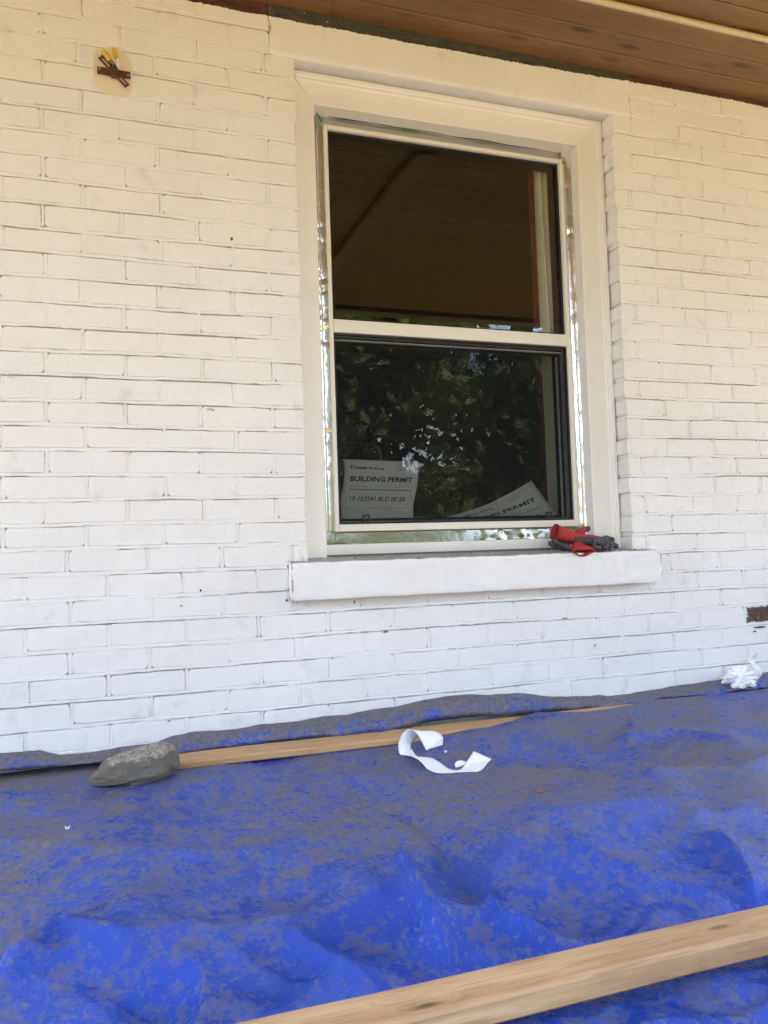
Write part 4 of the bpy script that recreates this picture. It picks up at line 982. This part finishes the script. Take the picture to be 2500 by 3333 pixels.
g1_dark = [([(1.600, .004, .463), (1.640, .006, .459), (1.661, .018, .4655), (1.684, .016, .461)], [.014, .0125, .0115, .0105]),
           ([(1.600, -.008, .456), (1.645, -.008, .452), (1.664, -.010, .447), (1.679, -.013, .4385)], [.013, .012, .0115, .0105]),
           ([(1.612, -.014, .452), (1.634, -.024, .444), (1.622, -.030, .434)], [.0115, .0105, .0095]),
           ([(1.628, -.012, .446), (1.652, -.026, .440), (1.641, -.032, .4325)], [.0105, .0095, .009]),
           ([(1.583, -.020, .452), (1.5815, -.028, .443), (1.5825, -.029, .435)], [.0110, .0105, .0100]),
           ([(1.588, .034, .4975), (1.604, .034, .5005)], [.0108, .0098]),
           ([(1.530, -.004, .461), (1.560, -.010, .458), (1.600, -.010, .457)], [.013, .0150, .0145])]
g1_red = [([(1.510, .014, .476), (1.535, .012, .472), (1.570, .010, .468), (1.615, .010, .464), (1.640, .012, .462)], [.0225, .0220, .0200, .0160, .0120], .80),
          ([(1.540, .022, .478), (1.566, .030, .490), (1.588, .034, .4975)], [.0135, .0125, .0112]),
          ([(1.600, -.020, .431), (1.618, -.026, .429)], [.007, .006])]
glove('red work glove with black palm lying on top, thumb up and cuff open', g1_dark, g1_red,
      ([(1.462, .016, .4925), (1.475, .016, .4885), (1.495, .015, .482), (1.520, .013, .474), (1.535, .012, .471)], [.0265, .0248, .0235, .0222, .0200], [.95, .95, .95, .95, .9]),
      lambda P, s: (P[:, 2] < .4665-.10*(P[:, 0]-1.56)+.006*np.sin(P[:, 0]*160)) & (P[:, 1] < .020) & (P[:, 0] > 1.522), (1.57, 0, .43), hem)
g2_dark = [([(1.500, -.002, .440), (1.480, .006, .4405), (1.462, .012, .4465), (1.446, .016, .4535)], [.0125, .0120, .0112, .0100]),
           ([(1.498, -.014, .4385), (1.478, -.010, .446), (1.460, -.005, .4535), (1.448, -.002, .463)], [.0120, .0108, .0100, .0092]),
           ([(1.520, .016, .446), (1.494, .018, .452), (1.474, .02, .450)], [.0120, .0110, .0100]),
           ([(1.535, .004, .440), (1.505, .000, .4405)], [.0145, .0140])]
g2_red = [([(1.500, -.022, .4375), (1.520, -.020, .441), (1.545, -.018, .441)], [.0130, .0140, .0120])]
glove('red work glove with black fingers lying underneath, its cuff hanging off the sill front', g2_dark, g2_red,
      ([(1.516, -.067, .4215), (1.517, -.057, .4275), (1.520, -.046, .4350), (1.522, -.032, .4405), (1.524, -.020, .4420)], [.0120, .0135, .0150, .0155, .0145], [2.9, 2.6, 2.1, 1.6, 1.2], .0016, 26, .20),
      lambda P, s: (P[:, 0] < 1.492), (1.50, -.02, .43), hem)

# ------------------------------------------------------------------ remains of a wall lamp
lampf = thing('lamp_bracket', 'rusty wall lamp bracket with yellow wire caps over an old sealant patch', 'bracket', loc=(.088, 0, 1.815))
seal = NT('old_sealant'); co = seal.coord()
c = seal.mix(seal.noise(co, 30.0, 5), (0.76, 0.655, 0.47), (0.79, 0.71, 0.57)); seal.set(Base_Color=c, Roughness=0.5, Normal=seal.bump(seal.noise(co, 50, 4), .3, .002))
rr = random.Random(9); V = [(.088, -.0017, 1.822)]; F = []
out = [(.040, 1.872), (.056, 1.884), (.078, 1.895), (.098, 1.895), (.118, 1.882), (.132, 1.866), (.139, 1.845), (.138, 1.81), (.137, 1.775), (.128, 1.760), (.108, 1.752), (.084, 1.752), (.062, 1.758), (.045, 1.765), (.037, 1.785), (.035, 1.82), (.035, 1.85)]
for x, z in out: V.append((x, -.0015, z))
for x, z in out: V.append((x+(x-.088)*.03, .001, z+(z-1.822)*.02))
n = len(out); F = [(0, 1+k, 1+(k+1) % n) for k in range(n)]+[(1+k, 1+n+k, 1+n+(k+1) % n, 1+(k+1) % n) for k in range(n)]
mesh_np('sealant_patch', V, F, seal.m, lampf)
rust = NT('rusty_steel'); co = rust.coord(); c = rust.mix(rust.noise(co, 80.0, 5, .65), (0.07, 0.035, 0.02), (0.17, 0.10, 0.06)); rust.set(Base_Color=c, Roughness=0.45, Metallic=0.5, Normal=rust.bump(rust.noise(co, 200, 3), .3, .001))
def strap(cx, cz, L, w, ang, y0, y1, slot=True):
    m = MB(); ca, sa = math.cos(ang), math.sin(ang)
    def bx(a0, a1, b0, b1, ya, yb_):
        bm = bmesh.new(); bmesh.ops.create_cube(bm, size=1)
        for v in bm.verts:
            a_, b_ = (a0+a1)/2+v.co.x*(a1-a0), (b0+b1)/2+v.co.z*(b1-b0); v.co = Vector((cx+a_*ca-b_*sa, (ya+yb_)/2+v.co.y*(yb_-ya), cz+a_*sa+b_*ca))
        bmesh.ops.bevel(bm, geom=bm.edges[:], offset=.0008, segments=1, affect='EDGES'); bm.verts.index_update(); m.add([v.co[:] for v in bm.verts], [[v.index for v in f.verts] for f in bm.faces]); bm.free()
    if slot:
        bx(-L/2, L/2, -w/2, -w*.17, y0, y1); bx(-L/2, L/2, w*.17, w/2, y0, y1); bx(-L/2, -L*.42, -w*.17, w*.17, y0, y1); bx(L*.42, L/2, -w*.17, w*.17, y0, y1); bx(-L*.16, L*.16, -w*.17, w*.17, y0, y1)
    else: bx(-L/2, L/2, -w/2, w/2, y0, y1)
    return m.build('strap', rust.m, lampf)
strap(.0885, 1.8145, .089, .021, R(-1), -.012, -.0085, False); strap(.0885, 1.816, .104, .016, R(-46), -.0165, -.013, True)
def screw(x, z, y, r=.0035):
    m = MB(); m.tube([(x, y, z), (x, y-.002, z), (x, y-.003, z)], [r, r*.95, r*.5], 10); return m.build('screw', M['track'], lampf)
screw(.050, 1.8185, -.012); screw(.127, 1.8125, -.012); screw(.086, 1.8125, -.016, .0045); screw(.094, 1.8135, -.016, .003); screw(.119, 1.7845, -.0165, .0028); screw(.054, 1.851, -.0165, .0028)
m = MB(); m.box(.080, .099, -.020, -.004, 1.800, 1.828, .002); m.build('boss', rust.m, lampf)
yel = simple('yellow_plastic', (0.62, 0.42, 0.02), 0.4)
m = MB(); m.tube([(.077, -.030, 1.839), (.063, -.036, 1.8535), (.0585, -.037, 1.8580)], [.0078, .0062, .0050], 10); m.build('wire_cap', yel, lampf)
m = MB(); m.tube([(.0965, -.022, 1.852), (.0895, -.026, 1.870), (.0875, -.026, 1.8755)], [.0062, .0056, .0048], 10); m.build('wire_cap', yel, lampf)
m = MB(); m.tube([(.077, -.028, 1.838), (.083, -.024, 1.830), (.090, -.018, 1.830), (.092, -.010, 1.826), (.090, 0, 1.822)], .0019, 6); m.tube([(.081, -.026, 1.842), (.088, -.024, 1.834), (.095, -.018, 1.829)], .0017, 6); m.build('black_wire', M['gasket'], lampf)
m = MB(); m.tube([(.0965, -.021, 1.852), (.099, -.020, 1.844), (.098, -.016, 1.836), (.094, -.006, 1.828)], .0022, 6); m.tube([(.104, -.014, 1.843), (.101, -.014, 1.834), (.099, -.012, 1.828)], .0024, 6); m.build('white_wire', M['paper'], lampf)

# ------------------------------------------------------------------ garden seen in the panes, plus unseen greenery added to block sky light
def added_hedge(x0, x1, y, h, sd):
    g = np.random.default_rng(sd); n = int((x1-x0)*420); root = thing('added_hedge', 'added leafy screen at the back of the garden blocking low sky', 'added_hedge', loc=((x0+x1)/2, y, -1.12))
    c0 = np.stack([g.uniform(x0, x1, n), y+g.normal(0, .35, n), -1.12+h*g.uniform(0, 1, n)**.8+g.normal(0, .08, n)], -1)
    d1 = g.normal(0, 1, (n, 3)); d1 /= np.linalg.norm(d1, axis=1)[:, None]; d2 = np.cross(d1, g.normal(0, 1, (n, 3))); d2 /= np.linalg.norm(d2, axis=1)[:, None]
    V = np.stack([c0-d1*.2, c0-d2*.12, c0+d1*.2, c0+d2*.12], 1).reshape(-1, 3); me = bpy.data.meshes.new('foliage')
    me.vertices.add(len(V)); me.vertices.foreach_set('co', V.reshape(-1)); me.loops.add(n*4); me.loops.foreach_set('vertex_index', np.arange(n*4, dtype=np.int32)); me.polygons.add(n); me.polygons.foreach_set('loop_start', np.arange(0, n*4, 4, dtype=np.int32)); me.update(calc_edges=True)
    link('foliage', me, LM[0], root)
    m = MB()
    for x in np.arange(x0+.4, x1, .9): m.tube([(x, y, -1.15), (x+.05, y, -1.12+h*.8)], [.05, .015], 6)
    m.build('stems', BK, root)
def leaf_mat(name, a, b):
    t = NT(name); co = t.coord(); oi = t.noise(co, 1.4, 3)
    c = t.mix(t.ramp(oi, (.35, 0), (.65, 1)), a, b); t.set(Base_Color=c, Roughness=0.6)
    tl = t.n('ShaderNodeBsdfTranslucent'); t.l(c, tl.inputs[0]); mx = t.n('ShaderNodeMixShader'); mx.inputs[0].default_value = .3
    t.l(t.p.outputs[0], mx.inputs[1]); t.l(tl.outputs[0], mx.inputs[2]); t.l(mx.outputs[0], t.out.inputs[0]); return t.m
LM = [leaf_mat('conifer_needles', (.03, .055, .018), (.07, .095, .03)), leaf_mat('maple_leaves', (.075, .11, .02), (.15, .17, .035))]
BK = simple('bark', (0.10, 0.075, 0.055), 0.9, 0, .5, 30, .2)
def tree(name, label, x, y, h, r, n, lm, z0=.4, conifer=False, sd=1, ls=.16):
    g = np.random.default_rng(sd); root = thing(name, label, 'tree', 'garden trees facing the porch', (x, y, -1.12))
    m = MB(); m.tube([(x, y, -1.15), (x+.05, y, -1.12+h*.4), (x-.03, y+.04, -1.12+h*.95)], [.05*h/2.2, .032*h/2.2, .008], 9)
    for k in range(7):
        a = g.uniform(0, 6.28); zz = -1.12+h*g.uniform(.25, .75); m.tube([(x, y, zz), (x+r*.4*math.cos(a), y+r*.4*math.sin(a), zz+.25), (x+r*.75*math.cos(a), y+r*.75*math.sin(a), zz+.35)], [.03, .02, .007], 6)
    m.build('trunk', BK, root, True)
    nc = 60; s = g.uniform(0, 1, nc); a = g.uniform(0, 6.28, nc)
    zz = z0+(h-z0)*s; rad = r*((1-s)**.75+.06 if conifer else np.sin(np.clip(s*.88+.1, 0, 1)*math.pi)**.6)*g.uniform(.35, 1, nc)
    cc_ = np.stack([x+rad*np.cos(a), y+rad*np.sin(a), -1.12+zz], -1); cl = g.integers(0, nc, n)
    c0 = cc_[cl]+g.normal(0, 1, (n, 3))*np.array([.24, .24, .20])*r*.75
    d1 = g.normal(0, 1, (n, 3)); d1 /= np.linalg.norm(d1, axis=1)[:, None]; d2 = g.normal(0, 1, (n, 3)); d2 = np.cross(d1, d2); d2 /= np.linalg.norm(d2, axis=1)[:, None]
    L = ls*g.uniform(.6, 1.3, (n, 1)); V = np.stack([c0-d1*L, c0-d2*L*.45, c0+d1*L, c0+d2*L*.45], 1).reshape(-1, 3)
    me = bpy.data.meshes.new('crown'); me.vertices.add(len(V)); me.vertices.foreach_set('co', V.reshape(-1)); me.loops.add(n*4); me.loops.foreach_set('vertex_index', np.arange(n*4, dtype=np.int32)); me.polygons.add(n); me.polygons.foreach_set('loop_start', np.arange(0, n*4, 4, dtype=np.int32)); me.update(calc_edges=True)
    link('crown', me, lm, root)
for i, (x, y, h, r, n, k, con, lab) in enumerate(((2.6, -9.5, 5.6, 1.5, 5200, 0, True, 'dark conifer straight across from the window'), (4.8, -10.5, 6.2, 1.9, 6000, 1, False, 'broad leafy tree just right of the conifer'), (7.2, -9.6, 5.2, 1.7, 5200, 0, True, 'second conifer to the right of the leafy tree'), (9.8, -11, 6.4, 2.1, 5600, 1, False, 'tall leafy tree at the far right of the garden'), (3.7, -13.5, 7.0, 2.2, 5200, 1, False, 'leafy tree standing behind the dark conifer'), (6.3, -14, 7.4, 2.3, 5200, 0, False, 'dark bushy tree at the back of the garden'), (12.5, -13, 7.0, 2.4, 5000, 0, False, 'dark wide tree beyond the far right tree'), (-7.5, -5.2, 6.0, 2.3, 7000, 0, False, 'added dense dark tree left of the porch blocking side light'), (-4.2, -9.5, 5.8, 1.9, 5600, 1, False, 'added leafy tree on the left of the garden blocking side light'), (11.0, -6.5, 5.5, 1.7, 5000, 0, False, 'added dark tree near the right end of the porch dimming that side'))):  # left pair and right-end tree are unseen, added to block sky light
    tree('garden_tree', lab, x, y, h, r, n, LM[k], .3, con, 40+i)
added_hedge(-17, 20, -16, 3.0, 77)  # unseen row added to shut out the bright low sky
